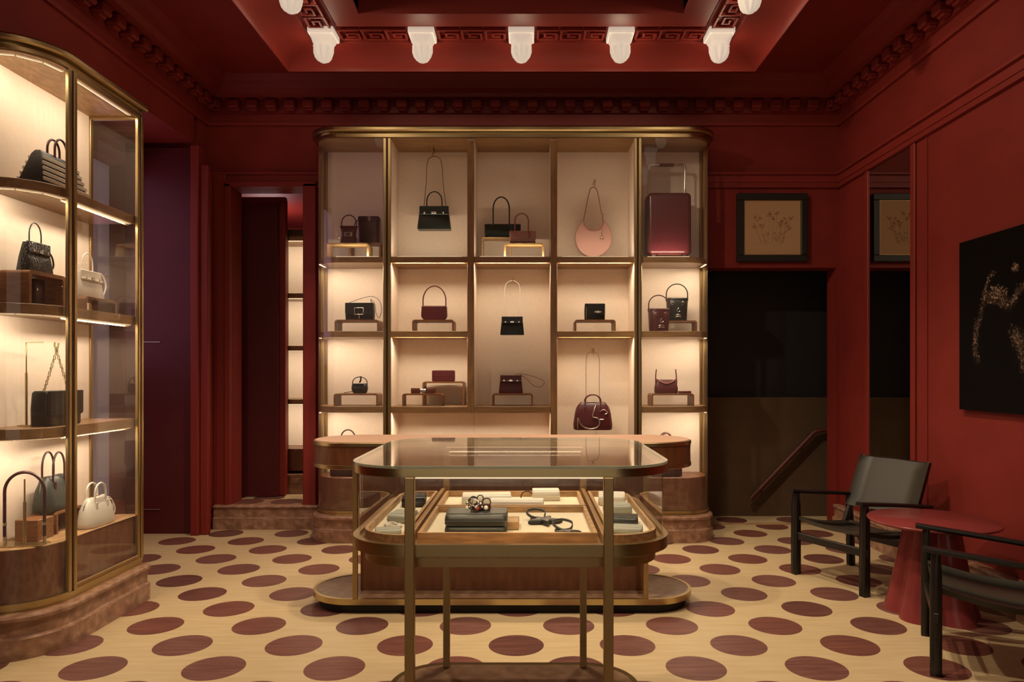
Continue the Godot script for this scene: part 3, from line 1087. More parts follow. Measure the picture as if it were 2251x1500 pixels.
func build_main_cabinet() -> void:
	var t := thing("display_cabinet", "tall brass framed lit cabinet with handbags, filling the back wall", "cabinet")
	var s := mb()
	var plinth := rr(-1.83, 1.575, -6.49, -5.9, [0, 0, 0.25, 0.25], 14)
	stack(s, plinth, [[0.0, 0.0], [0.1, 0.0], [0.106, 0.012], [0.112, 0.016], [0.178, 0.016], [0.183, 0.006], [0.19, 0.0], [0.205, 0.0], [0.214, 0.006], [0.217, 0.02]])
	obj(s, "stone_plinth", M.stone, t)
	var line_ := rr(-1.81, 1.56, -6.49, -5.965, [0, 0, 0.25, 0.25], 14)
	s = mb()
	stack(s, line_, [[0.217, 0.0], [0.222, 0.0], [0.224, 0.006], [0.234, 0.006], [0.236, 0.0], [0.25, 0.0], [0.25, 0.03]])
	obj(s, "base_band", M.brass, t)
	s = mb()
	stack(s, inset(line_, 0.03), [[0.25, 0.0], [FLOOR_IN - 0.004, 0.0], [FLOOR_IN, 0.004]])
	obj(s, "wood_plinth", M.walnut, t)
	# back panel in five fields, top board, crown
	var xs := [-1.8, -1.169, -0.474, 0.217, 0.916, 1.55]
	for i in 5:
		s = mb()
		bxd(s, xs[i], xs[i + 1] - 0.002, FLOOR_IN, 3.36, 6.36, 6.42)
		obj(s, "back_panel", M.cream, t)
	s = mb()
	stack(s, inset(line_, 0.012), [[3.352, 0.0], [3.37, 0.0]])
	obj(s, "top_board", M.wood_x, t)
	var crown := rr(-1.85, 1.6, -6.49, -5.93, [0, 0, 0.27, 0.27], 14)
	s = mb()
	stack(s, crown, [[3.358, 0.06], [3.358, 0.035], [3.385, 0.035], [3.387, 0.045], [3.397, 0.045], [3.4, 0.012], [3.41, 0.0], [3.43, 0.0], [3.442, 0.006], [3.447, 0.02]])
	obj(s, "crown", M.brass, t)
	# posts
	for x in [-1.169, 0.916]:
		for e in [-1, 1]:
			s = mb()
			bxd(s, x + e * 0.019 - 0.013, x + e * 0.019 + 0.013, 0.25, 3.352, 5.965, 5.995, 0.004)
			obj(s, "post", M.brass, t)
		s = mb()
		bxd(s, x - 0.02, x + 0.02, 0.25, 3.352, 5.985, 6.0)
		obj(s, "post_core", M.bronze_dark, t)
		s = mb()
		bxd(s, x - 0.028, x + 0.028, FLOOR_IN, 3.352, 6.0, 6.36)
		obj(s, "divider", M.cream, t)
	for q in [[-0.474, 1.066], [0.217, FLOOR_IN]]:
		s = mb()
		bxd(s, q[0] - 0.0285, q[0] + 0.0285, q[1], 3.335, 5.975, 5.995, 0.003)
		obj(s, "divider_edge", M.wood_y, t)
		s = mb()
		bxd(s, q[0] - 0.0275, q[0] + 0.0275, q[1], 3.352, 5.995, 6.36)
		obj(s, "divider", M.cream, t)
	for x in [-1.79, 1.54]:
		s = mb()
		bxd(s, x - 0.022, x + 0.022, 0.25, 3.352, 6.34, 6.4, 0.004)
		bxd(s, x - 0.012, x + 0.012, 0.25, 3.352, 6.255, 6.275, 0.003)
		obj(s, "post", M.brass_satin, t)
	# shelves
	for k in 3:
		end_shelf(t, -1.785, -1.2, TIERS[k], -1)
		end_shelf(t, 0.95, 1.535, TIERS[k], 1)
	for q in [[-1.141, -0.5025, 0], [-0.4455, 0.1885, 0], [0.2455, 0.888, 0], [-1.141, -0.5025, 1], [0.2455, 0.888, 1]]:
		shelf_part(t, q[0], q[1], TIERS[q[2]], 5.98, 6.36)
	shelf_part(t, -1.141, -0.5025, TIERS[2], 5.98, 6.36)
	shelf_part(t, -0.5025, 0.1885, TIERS[2], 5.98, 6.36)
	# strips on the uppermost shelves that light the top row from below
	for q in [[-1.6, -1.25], [-1.09, -0.55], [-0.4, 0.14], [0.29, 0.84], [1.0, 1.35]]:
		s = mb()
		bxd(s, q[0], q[1], 2.367, 2.373, 6.0, 6.012)
		obj(s, "led_strip", M.led_glow, t)
		area_light("led_light", Vector3((q[0] + q[1]) / 2, 2.376, -6.006), Vector3(0, 1, -0.25), Vector3(1, 0, 0), Vector2(q[1] - q[0] - 0.02, 0.008), 0.25 * (q[1] - q[0]), LED, t)
	# curved glass ends
	for side in [-1.0, 1.0]:
		s = mb()
		var path := PackedVector2Array()
		var xe := -1.8 if side < 0 else 1.55
		path.append(Vector2(xe, -6.34))
		for i in 13:
			var a := PI / 2 * i / 12
			path.append(Vector2(xe - side * 0.24 + side * 0.24 * cos(a), -6.215 + 0.24 * sin(a)))
		path.append(Vector2(-1.2 if side < 0 else 0.948, -5.975))
		pane(s, path, 0.25, 3.352)
		obj(s, "glass_pane", M.glass, t)
	# hooks for the hanging bags
	for q in [[955, 333, 345], [1305, 402, 412], [1128, 612, 622], [1302, 768, 780]]:
		s = mb()
		var a := P(q[0], q[1], 6.3)
		var b := P(q[0], q[2], 6.2)
		tube(s, PackedVector3Array([Vector3(a.x, a.y, -6.362), Vector3(a.x, a.y, -6.22), Vector3(a.x, b.y, -6.18), Vector3(a.x, b.y + 0.005, -6.16), Vector3(a.x, a.y - 0.005, -6.15)]), 0.004)
		obj(s, "hook", M.brass, t)


func build_side_cabinet() -> void:
	var t := thing("display_cabinet", "rounded brass and glass cabinet with lit cream interior by the side wall", "cabinet")
	var s := mb()
	stack(s, rr(LEFT, -2.337, -4.49, -3.44, [0, 0.05, 0.3, 0.1], 14), [[0.0, 0.0], [0.1, 0.0], [0.106, 0.012], [0.112, 0.016], [0.178, 0.016], [0.183, 0.006], [0.19, 0.0], [0.205, 0.0], [0.214, 0.006], [0.217, 0.02]])
	obj(s, "stone_plinth", M.stone, t)
	var o := rr(LEFT + 0.005, -2.385, -4.47, -3.49, [0, 0.02, 0.27, 0.08], 14)
	s = mb()
	stack(s, o, [[0.217, 0.0], [0.224, 0.0], [0.226, 0.006], [0.236, 0.006], [0.238, 0.0], [0.262, 0.0], [0.262, 0.03]])
	obj(s, "base_band", M.brass, t)
	s = mb()
	stack(s, inset(o, 0.03), [[0.262, 0.0], [FLOOR_IN - 0.004, 0.0], [FLOOR_IN - 0.003, 0.0]])
	obj(s, "wood_plinth", M.walnut, t)
	s = mb()
	stack(s, inset(o, 0.032), [[FLOOR_IN - 0.003, 0.0], [FLOOR_IN, 0.002]])
	obj(s, "plinth_top", M.light_wood_z, t)
	s = mb()
	bxd(s, LEFT + 0.01, -2.71, FLOOR_IN, 2.99, 3.53, 4.455)
	obj(s, "back_panel", M.cream, t)
	s = mb()
	stack(s, inset(o, 0.02), [[2.985, 0.0], [3.0, 0.0]])
	obj(s, "top_board", M.light_wood_z, t)
	s = mb()
	var c := rr(LEFT + 0.005, -2.36, -4.495, -3.46, [0, 0.03, 0.3, 0.08], 14)
	stack(s, c, [[2.992, 0.06], [2.992, 0.035], [3.012, 0.035], [3.014, 0.045], [3.022, 0.045], [3.025, 0.01], [3.033, 0.0], [3.05, 0.0], [3.06, 0.006], [3.064, 0.02]])
	obj(s, "crown", M.brass, t)
	# posts: a pair where the curve begins, a pair at the far corner, one at the back
	for q in [[-2.392, 3.745], [-2.392, 3.79], [-2.395, 4.415], [-2.395, 4.452]]:
		s = mb()
		box(s, Vector3(q[0], 1.62, -q[1]), Vector3(0.022, 2.73, 0.026), 0.004)
		obj(s, "post", M.brass, t)
	s = mb()
	bxd(s, -2.405, -2.385, 0.255, 2.985, 3.755, 3.78)
	bxd(s, -2.41, -2.392, 0.255, 2.985, 4.42, 4.45)
	obj(s, "post_core", M.bronze_dark, t)
	s = mb()
	bxd(s, -2.735, -2.70, FLOOR_IN, 2.985, 4.44, 4.47, 0.003)
	bxd(s, -2.71, -2.41, 2.965, 2.985, 4.44, 4.465, 0.003)
	obj(s, "post", M.brass_satin, t)
	# inner rails of the flat pane
	s = mb()
	bxd(s, -2.4, -2.385, 0.262, 0.285, 3.8, 4.405, 0.003)
	obj(s, "pane_rail", M.brass_satin, t)
	s = mb()
	bxd(s, -2.4, -2.385, 2.962, 2.985, 3.8, 4.405, 0.003)
	obj(s, "pane_rail", M.brass_satin, t)
	for tier in TIERS:
		s = mb()
		var q := rr(-2.708, -2.42, -4.435, -3.53, [0, 0, 0.24, 0.08], 12)
		stack(s, q, [[tier[1], 0.0], [tier[0] - 0.002, 0.0], [tier[0], 0.002]])
		obj(s, "shelf", M.wood_z, t)
	for y in [2.985, 2.318, 1.696, 1.066]:
		s = mb()
		box(s, Vector3(-2.442, y - 0.003, -4.11), Vector3(0.014, 0.006, 0.6))
		obj(s, "led_strip", M.led_dim, t)
		if y < 2.9:
			s = mb()
			box(s, Vector3(-2.462, y - 0.006, -4.11), Vector3(0.006, 0.014, 0.64))
			obj(s, "led_shade", M.brass_satin, t)
		area_light("led_light", Vector3(-2.442, y - 0.007, -4.11), Vector3(-0.4, -1, 0), Vector3(0, 0, 1), Vector2(0.58, 0.006), 0.31, LED, t)
		for k in 3:
			var a := deg_to_rad(14.0 + 31.0 * k)
			var dir := Vector3(cos(a), 0, sin(a))
			var m := Vector3(-2.66, y, -3.77) + dir * 0.215
			var along := Vector3(-sin(a), 0, cos(a))
			s = mb()
			box(s, Vector3.ZERO, Vector3(0.11, 0.006, 0.012), 0.0, Transform3D(Basis(along, Vector3.UP, along.cross(Vector3.UP)), m - Vector3(0, 0.003, 0)))
			obj(s, "led_strip", M.led_dim, t)
			area_light("led_light", m - Vector3(0, 0.007, 0), Vector3(0, -1, 0) - dir * 0.4, along, Vector2(0.1, 0.006), 0.055, LED, t)
	s = mb()
	var path := PackedVector2Array([Vector2(LEFT + 0.02, -3.5)])
	for i in 13:
		var a := PI / 2 - PI / 2 * i / 12
		path.append(Vector2(-2.655 + 0.262 * cos(a), -3.762 + 0.262 * sin(a)))
	pane(s, path, 0.262, 2.985)
	obj(s, "curved_glass_pane", M.glass, t)
	s = mb()
	pane(s, PackedVector2Array([Vector2(-2.392, -3.8), Vector2(-2.392, -4.405)]), 0.262, 2.985)
	obj(s, "glass_pane", M.glass, t)
	s = mb()
	pane(s, PackedVector2Array([Vector2(-2.4, -4.455), Vector2(-2.71, -4.455)]), FLOOR_IN, 2.985)
	obj(s, "glass_end_pane", M.glass_end, t)


# ---------------------------------------------------------------- tables
func base_plate(t: Node3D, o: PackedVector2Array) -> void:
	var s := mb()
	stack(s, inset(o, 0.035), [[0.0, 0.0], [0.056, 0.0]])
	obj(s, "recessed_foot", M.black_panel, t)
	s = mb()
	stack(s, inset(o, 0.02), [[0.056, 0.0], [0.086, 0.0]])
	obj(s, "stone_inlay", M.stone_dark, t)
	s = mb()
	ring(s, o, 0.02, 0.055, 0.09)
	obj(s, "base_rim", M.brass, t)


func build_counter() -> void:
	var t := thing("counter", "long rounded wooden counter with brass bands before the tall cabinet", "counter")
	var o := rr(-1.31, 1.0, -4.70, -4.158, [0.27, 0.27, 0.27, 0.27], 14)
	base_plate(t, o)
	var s := mb()
	stack(s, o, [[0.992, 0.012], [0.995, 0.012], [0.997, 0.014]])
	obj(s, "leather_top", M.tan_leather_top, t)
	s = mb()
	stack(s, o, [[0.97, 0.004], [0.972, 0.0], [0.99, 0.0], [0.993, 0.003]])
	obj(s, "top_band", M.brass, t)
	s = mb()
	stack(s, o, [[0.862, 0.004], [0.97, 0.004]])
	obj(s, "apron", M.walnut, t)
	s = mb()
	stack(s, o, [[0.838, 0.004], [0.84, 0.0], [0.86, 0.0], [0.862, 0.004]])
	obj(s, "bottom_band", M.brass, t)
	s = mb()
	bxd(s, -1.01, 0.7, 0.086, 0.838, 4.34, 4.52, 0.003)
	obj(s, "cupboard", M.walnut, t)
	for x in [-1.0, 0.684]:
		for d in [4.168, 4.69]:
			s = mb()
			bxd(s, x - 0.014, x + 0.014, 0.086, 0.838, d - 0.012, d + 0.012, 0.003)
			obj(s, "leg", M.brass_satin, t)


const CX := -0.057
const CF := 2.215
const CB := 3.2

func build_case() -> void:
	var t := thing("display_case", "glass topped brass display case on slim legs with accessories inside", "display case")
	var o := rr(CX - 0.524, CX + 0.524, -CB, -CF, [0.2, 0.2, 0.2, 0.2], 14)
	base_plate(t, rr(CX - 0.524, CX + 0.524, -CB - 0.05, -CF + 0.04, [0.22, 0.22, 0.22, 0.22], 14))
	for x in [-0.362, 0.248]:
		for d in [CF - 0.005, CB + 0.012]:
			var s := mb()
			bxd(s, x - 0.0147, x + 0.0147, 0.086, 1.079, d - 0.014, d + 0.014, 0.002)
			obj(s, "leg", M.brass_satin, t)
	var s := mb()
	stack(s, inset(o, 0.012), [[0.826, 0.0], [0.85, 0.0], [0.853, 0.003]])
	obj(s, "deck", M.light_wood_z, t)
	s = mb()
	ring(s, o, 0.02, 0.832, 0.869)
	obj(s, "lower_rim", M.brass, t)
	s = mb()
	ring(s, inset(o, 0.04), 0.02, 0.79, 0.832)
	obj(s, "apron", M.brass_satin, t)
	s = mb()
	ring(s, o, 0.012, 1.078, 1.104)
	obj(s, "upper_rim", M.brass, t)
	s = mb()
	stack(s, o, [[1.104, 0.002], [1.106, 0.001], [1.111, 0.001], [1.112, 0.002]])
	obj(s, "glass_top", M.glass, t)
	s = mb()
	ring(s, o, 0.006, 1.1045, 1.1115)
	obj(s, "glass_edge", M.glass_edge, t)
	s = mb()
	var w := inset(o, 0.016)
	w.append(w[0])
	pane(s, w, 0.869, 1.08)
	obj(s, "glass_wall", M.glass, t)
	# rails between the trays
	for x in [CX - 0.315, CX + 0.3]:
		s = mb()
		bxd(s, x - 0.008, x + 0.008, 0.853, 0.892, CF + 0.03, CB - 0.03, 0.002)
		obj(s, "tray_rail", M.wood_z, t)
	# light strips under the upper rim
	for q in [[CF + 0.03, 1.0], [CB - 0.03, -1.0]]:
		s = mb()
		bxd(s, CX - 0.3, CX + 0.3, 1.07, 1.076, q[0] - 0.006, q[0] + 0.006)
		obj(s, "led_strip", M.led_glow, t)
		s = mb()
		bxd(s, CX - 0.305, CX + 0.305, 1.0762, 1.079, q[0] - 0.016, q[0] + 0.016)
		obj(s, "led_shade", M.brass_satin, t)
		area_light("led_light", Vector3(CX, 1.068, -q[0]), Vector3(0, -1, -0.6 * q[1]), Vector3(1, 0, 0), Vector2(0.58, 0.01), 0.085, Color(1, 0.88, 0.7), t)


# ---------------------------------------------------------------- chairs, side table
func build_chairs_and_table() -> void:
	make_chair("black wooden safari armchair with olive leather, by the tall mirror", Vector3(2.24, 0, -4.87), deg_to_rad(-64.5))
	make_chair("black wooden safari armchair with olive leather, below the dark photograph", Vector3(2.26, 0, -3.46), deg_to_rad(-115.0))
	var t := thing("side_table", "round red side table with a lobed cone foot between the armchairs", "table", Vector3(2.35, 0, -4.17))
	var s := mb()
	lathe(s, [[0.3, 0.523], [0.345, 0.535], [0.349, 0.542], [0.345, 0.549], [0.005, 0.549]], 48)
	obj(s, "table_top", M.table_red, t)
	s = mb()
	var prof := []
	for i in 9:
		var k := i / 8.0
		prof.append([lerpf(0.235, 0.135, pow(k, 0.85)), lerpf(0.0, 0.524, k), 1.0])
	lathe(s, prof, 64, Vector3.ZERO, 5, 0.3)
	obj(s, "foot", M.table_red, t)


func make_chair(label: String, at: Vector3, turn: float) -> void:
	var t := thing("armchair", label, "armchair", at, turn, "safari armchairs")
	var s: SurfaceTool
	for x in [-0.28, 0.28]:
		s = mb()
		sweep(s, PackedVector3Array([Vector3(x, 0, 0.28), Vector3(x, 0.3, 0.28), Vector3(x, 0.48, 0.28), Vector3(x, 0.565, 0.28)]), rect2(0.022, 0.024), Vector3(1, 0, 0), false, [1.0, 1.0, 0.95, 0.7])
		obj(s, "front_leg", M.chair_wood, t)
		s = mb()
		sweep(s, PackedVector3Array([Vector3(x, 0, -0.26), Vector3(x, 0.3, -0.25), Vector3(x, 0.52, -0.24)]), rect2(0.02, 0.022), Vector3(1, 0, 0), false, [1.0, 0.95, 0.75])
		obj(s, "rear_leg", M.chair_wood, t)
		s = mb()
		sweep(s, curve([Vector3(x, 0.582, 0.33), Vector3(x, 0.555, 0.05), Vector3(x, 0.528, -0.2), Vector3(x, 0.512, -0.34)], 4), rect2(0.025, 0.011), Vector3(1, 0, 0))
		obj(s, "arm", M.chair_wood, t)
		s = mb()
		sweep(s, PackedVector3Array([Vector3(x * 0.9, 0.33, -0.17), Vector3(x * 0.9, 0.55, -0.26), Vector3(x * 0.9, 0.8, -0.36)]), rect2(0.016, 0.014), Vector3(1, 0, 0))
		obj(s, "back_post", M.chair_wood, t)
	for q in [[0.27, 0.28], [0.24, -0.255]]:
		s = mb()
		box(s, Vector3(0, q[0], q[1]), Vector3(0.62, 0.05, 0.024), 0.004)
		obj(s, "cross_rail", M.chair_wood, t)
	s = mb()
	var rings := []
	for i in 9:
		var k := i / 8.0
		var z := lerpf(0.275, -0.22, k)
		var y := lerpf(0.395, 0.33, k)
		var loop := PackedVector3Array()
		for v in [[-0.262, 0.012], [-0.15, -0.004], [0.0, -0.01], [0.15, -0.004], [0.262, 0.012], [0.262, -0.014], [0.15, -0.03], [0.0, -0.036], [-0.15, -0.03], [-0.262, -0.014]]:
			loop.append(Vector3(v[0], y + v[1] - 0.02 * sin(PI * k), z))
		rings.append(loop)
	loft(s, rings)
	obj(s, "leather_seat", M.chair_leather, t)
	s = mb()
	rings = []
	for i in 7:
		var k := i / 6.0
		var m := Vector3(0, lerpf(0.45, 0.8, k), lerpf(-0.2, -0.345, k))
		var loop := PackedVector3Array()
		for v in [[-0.272, 0.004], [-0.14, -0.012], [0.0, -0.018], [0.14, -0.012], [0.272, 0.004], [0.272, -0.012], [0.14, -0.028], [0.0, -0.034], [-0.14, -0.028], [-0.272, -0.012]]:
			loop.append(m + Vector3(v[0], 0, v[1]))
		rings.append(loop)
	loft(s, rings)
	obj(s, "leather_back", M.chair_leather, t)
	for x in [-0.2, 0.2]:
		s = mb()
		sweep(s, curve([Vector3(x, 0.33, -0.2), Vector3(x, 0.29, -0.24), Vector3(x, 0.2, -0.25)], 4), rect2(0.013, 0.003), Vector3(1, 0, 0))
		obj(s, "leather_strap", M.chair_leather, t)


# ---------------------------------------------------------------- pictures
func dab(im: Image, x: float, y: float, r: float, c: Color, a: float, rng: RandomNumberGenerator) -> void:
	var w := im.get_width()
	var h := im.get_height()
	for j in range(maxi(0, int(y - r)), mini(h, int(y + r) + 1)):
		for i in range(maxi(0, int(x - r)), mini(w, int(x + r) + 1)):
			var q := Vector2(i - x, j - y).length() / r
			if q < 1.0:
				im.set_pixel(i, j, im.get_pixel(i, j).lerp(c, a * (1.0 - q * q) * rng.randf_range(0.4, 1.0)))


func build_pictures() -> void:
	var rng := RandomNumberGenerator.new()
	rng.seed = 41
	# framed flower drawing
	var t := thing("framed_picture", "square flower drawing in a broad black frame above the stair opening", "picture", Vector3(2.202, 2.4, -6.5))
	var s := mb()
	var w := 0.317
	for q in [[-w, w, 0.0, 0.06], [-w, w, 0.555, 0.615], [-w, -w + 0.06, 0.06, 0.555], [w - 0.06, w, 0.06, 0.555]]:
		bxd(s, q[0], q[1], q[2], q[3], -0.045, 0.0, 0.006)
	obj(s, "frame", M.frame_black, t)
	s = mb()
	for q in [[-w + 0.06, w - 0.06, 0.06, 0.066], [-w + 0.06, w - 0.06, 0.549, 0.555], [-w + 0.06, -w + 0.066, 0.066, 0.549], [w - 0.066, w - 0.06, 0.066, 0.549]]:
		bxd(s, q[0], q[1], q[2], q[3], -0.034, 0.0)
	obj(s, "inner_edge", M.brass_satin, t)
	var im := Image.create(256, 256, false, Image.FORMAT_RGB8)
	im.fill(c8(176, 140, 104))
	# blossoms and stems where the photograph shows them (fractions of the sheet)
	for q in [[0.2, 0.3], [0.28, 0.32], [0.18, 0.48], [0.3, 0.46], [0.45, 0.25], [0.52, 0.33], [0.58, 0.23], [0.66, 0.4], [0.7, 0.34], [0.75, 0.42], [0.82, 0.32], [0.8, 0.5], [0.64, 0.46]]:
		for k in 16:
			var c := c8(96, 52, 34) if rng.randf() < 0.6 else c8(128, 84, 60)
			dab(im, q[0] * 256 + rng.randfn(0, 6), q[1] * 256 + rng.randfn(0, 6), rng.randf_range(2, 5), c, 0.55, rng)
	for q in [[0.2, 0.5, 0.3, 0.78], [0.3, 0.5, 0.36, 0.78], [0.45, 0.3, 0.42, 0.78], [0.52, 0.36, 0.5, 0.76], [0.58, 0.28, 0.56, 0.78], [0.66, 0.46, 0.62, 0.8], [0.75, 0.46, 0.66, 0.8], [0.82, 0.36, 0.68, 0.78], [0.8, 0.52, 0.7, 0.6]]:
		for k in 40:
			var f := k / 39.0
			dab(im, lerpf(q[0], q[2], f) * 256 + rng.randfn(0, 1.0), lerpf(q[1], q[3], f) * 256, 1.8, c8(104, 78, 56), 0.5, rng)
	for k in 70:
		dab(im, rng.randf_range(0.34, 0.72) * 256, rng.randf_range(0.58, 0.8) * 256, rng.randf_range(2, 5), c8(88, 62, 42), 0.4, rng)
	for k in 30:
		dab(im, rng.randf_range(0.1, 0.7) * 256, rng.randf_range(0.79, 0.82) * 256, 3, c8(140, 106, 78), 0.4, rng)
	flat_print(t, im, "flower_print", Vector3(-w + 0.066, 0.066, 0.03), Vector3(2 * w - 0.132, 0, 0), Vector3(0, 0.483, 0), Vector3(0, 0, 1))
	# dark photograph on the side wall
	t = thing("photograph", "large dark photograph of a horned animal in faint light", "picture", Vector3(RIGHT, 1.165, -4.02))
	s = mb()
	bxd(s, -0.032, 0.0, 0.0, 1.072, -0.62, 0.62, 0.002)
	obj(s, "panel", M.frame_black, t)
	im = Image.create(512, 448, false, Image.FORMAT_RGB8)
	im.fill(c8(17, 12, 10))
	for k in 500:
		dab(im, rng.randf() * 512, rng.randf() * 448, rng.randf_range(20, 60), c8(14, 10, 9) if rng.randf() < 0.6 else c8(24, 18, 14), 0.12, rng)
	var uv := func(px: float, py: float) -> Vector2:
		var d := FOCAL * (RIGHT - 0.032) / (px - VIEW.x)
		var y := CAMERA_HEIGHT - (py - VIEW.y) * d / FOCAL
		return Vector2((4.64 - d) / 1.24 * 512, (2.237 - y) / 1.072 * 448)
	var strokes := [
		[[2164, 650], [2168, 628], [2174, 610], [2185, 598], 3.0, 26, 0.9],
		[[2163, 648], [2160, 670], [2154, 700], [2148, 715], 5.0, 40, 0.5],
		[[2168, 655], [2182, 642], [2195, 642], [2206, 650], 9.0, 90, 0.95],
		[[2172, 662], [2186, 655], [2204, 662], [2214, 676], 8.0, 60, 0.7],
		[[2212, 672], [2222, 668], [2230, 655], [2238, 642], 5.0, 34, 0.75],
		[[2148, 715], [2145, 740], [2142, 765], [2150, 795], 5.0, 60, 0.6],
		[[2226, 588], [2230, 585], [2234, 586], [2236, 588], 4.0, 16, 0.9],
		[[2228, 725], [2236, 745], [2244, 770], [2251, 815], 8.0, 90, 0.6],
		[[2244, 735], [2255, 760], [2268, 800], [2280, 850], 14.0, 120, 0.45],
		[[2236, 640], [2250, 628], [2262, 622], [2272, 605], 6.0, 40, 0.4]]
	for q in strokes:
		for k in q[5]:
			var g: float = rng.randf() * 2.999
			var h := int(g)
			var c: Vector2 = uv.call(q[h][0], q[h][1]).lerp(uv.call(q[h + 1][0], q[h + 1][1]), g - h)
			dab(im, c.x + rng.randfn(0, q[4]), c.y + rng.randfn(0, q[4]), rng.randf_range(6.0, 13.0), c8(58, 44, 34), 0.22, rng)
		for k in q[5] * 5:
			var f: float = rng.randf() * 2.999
			var i := int(f)
			var a: Vector2 = uv.call(q[i][0], q[i][1])
			var b: Vector2 = uv.call(q[i + 1][0], q[i + 1][1])
			var m := a.lerp(b, f - i)
			dab(im, m.x + rng.randfn(0, q[4] * 1.1), m.y + rng.randfn(0, q[4] * 0.9), rng.randf_range(1.2, 3.6), [c8(196, 168, 138), c8(140, 112, 90), c8(86, 64, 50), c8(30, 22, 17), c8(18, 13, 10)][rng.randi() % 5], q[6], rng)
	flat_print(t, im, "photo_print", Vector3(-0.0335, 0.0, -0.62), Vector3(0, 0, 1.24), Vector3(0, 1.072, 0), Vector3(-1, 0, 0))


func flat_print(t: Node3D, im: Image, called: String, o: Vector3, u: Vector3, v: Vector3, n: Vector3) -> void:
	var s := mb()
	flat(s)
	var c := [[o, Vector2(0, 1)], [o + u, Vector2(1, 1)], [o + u + v, Vector2(1, 0)], [o + v, Vector2(0, 0)]]
	var order := [0, 1, 2, 0, 2, 3] if u.cross(v).dot(n) < 0 else [0, 2, 1, 0, 3, 2]
	for k in order:
		s.set_uv(c[k][1])
		s.add_vertex(c[k][0])
	var m := StandardMaterial3D.new()
	m.resource_name = called
	m.albedo_texture = ImageTexture.create_from_image(im)
	m.roughness = 0.85
	m.metallic_specular = 0.2
	m.texture_repeat = false
	obj(s, called, m, t)


# ---------------------------------------------------------------- goods
func spot(px: float, d: float, y: float) -> Vector3:
	return Vector3((px - VIEW.x) / FOCAL * d, y, -d)


# a bent wooden bridge on which a piece stands
func riser(label: String, at: Vector3, w: float, h: float, dep: float, m := "riser_wood", turn := 0.0, thick := 0.014) -> void:
	var t := thing("display_riser", label, "riser", at, turn)
	var s := mb()
	var o := rr(-w / 2, w / 2, 0.0, h, [0, 0, 0.022, 0.022], 6)
	var i := rr(-w / 2 + thick, w / 2 - thick, 0.0, h - thick, [0, 0, 0.012, 0.012], 6)
	var p := PackedVector2Array()
	var n := o.size()
	# order: up the right side, over the top, down the left side, back along the inside
	for k in range(1, n):
		p.append(o[k])
	p.append(o[0])
	p.append(i[0])
	for k in range(n - 1, 0, -1):
		p.append(i[k])
	var xf := Transform3D(Basis(Vector3(1, 0, 0), Vector3(0, 0, 1), Vector3(0, 1, 0)), Vector3.ZERO)
	band(s, p, -dep / 2, p, dep / 2, xf)
	cap(s, p, -dep / 2, -1, xf)
	cap(s, p, dep / 2, 1, xf)
	obj(s, "bridge", M[m], t)


func part_box(t: Node, called: String, m: String, c: Vector3, sz: Vector3, bv := 0.002) -> MeshInstance3D:
	var s := mb()
	box(s, c, sz, bv)
	return obj(s, called, M[m], t)


func part_tube(t: Node, called: String, m: String, pts: PackedVector3Array, r: float, n := 8, closed := false) -> MeshInstance3D:
	var s := mb()
	tube(s, pts, r, n, closed)
	return obj(s, called, M[m], t)


func part_body(t: Node, called: String, m: String, prof: Array, r := 0.3, at := Vector3.ZERO) -> MeshInstance3D:
	var s := mb()
	body(s, prof, r, at)
	return obj(s, called, M[m], t)


func part_puff(t: Node, called: String, m: String, poly: PackedVector2Array, thick: float, soft := 0.012, at := Vector3.ZERO) -> MeshInstance3D:
	var s := mb()
	puff(s, poly, thick, soft, at)
	return obj(s, called, M[m], t)


func strap(t: Node, called: String, m: String, pts: PackedVector3Array, a: float, b: float) -> MeshInstance3D:
	var s := mb()
	sweep(s, pts, ell(a, b, 8))
	return obj(s, called, M[m], t)


# a structured flap bag, wider at the foot, with a belt and a plate
func kelly(label: String, at: Vector3, w: float, h: float, m: String, turn := 0.0, handle := true, hard := "silver") -> Node3D:
	var t := thing("handbag", label, "handbag", at, turn)
	var d := w * 0.36
	part_body(t, "body", m, [[0.0, w * 0.97, d * 0.95], [h * 0.04, w, d], [h * 0.5, w * 0.93, d * 0.72], [h * 0.93, w * 0.84, d * 0.3], [h * 0.96, w * 0.83, d * 0.26]], 0.16)
	var s := mb()
	var f := rr(-w * 0.44, w * 0.44, h * 0.64, h, [0.004, 0.004, 0.006, 0.006], 3)
	puff(s, f, 0.012, 0.004, Vector3(0, 0, d * 0.25))
	obj(s, "flap", M[m], t)
	part_box(t, "belt", m, Vector3(0, h * 0.66, d * 0.38), Vector3(w * 0.9, h * 0.07, 0.008), 0.002)
	part_box(t, "clasp", hard, Vector3(0, h * 0.7, d * 0.44), Vector3(w * 0.15, h * 0.1, 0.008), 0.002)
	for x in [-0.28, 0.28]:
		part_box(t, "stud", hard, Vector3(x * w, h * 0.7, d * 0.44), Vector3(w * 0.05, h * 0.09, 0.006), 0.0015)
	if handle:
		part_tube(t, "handle", m, arch(w * 0.46, h * 0.3, h * 0.42, 14, Vector3(0, h * 0.93, 0)), w * 0.018)
		for x in [-0.23, 0.23]:
			part_box(t, "handle_tab", m, Vector3(x * w, h * 0.95, d * 0.08), Vector3(w * 0.06, h * 0.12, 0.012), 0.002)
	return t


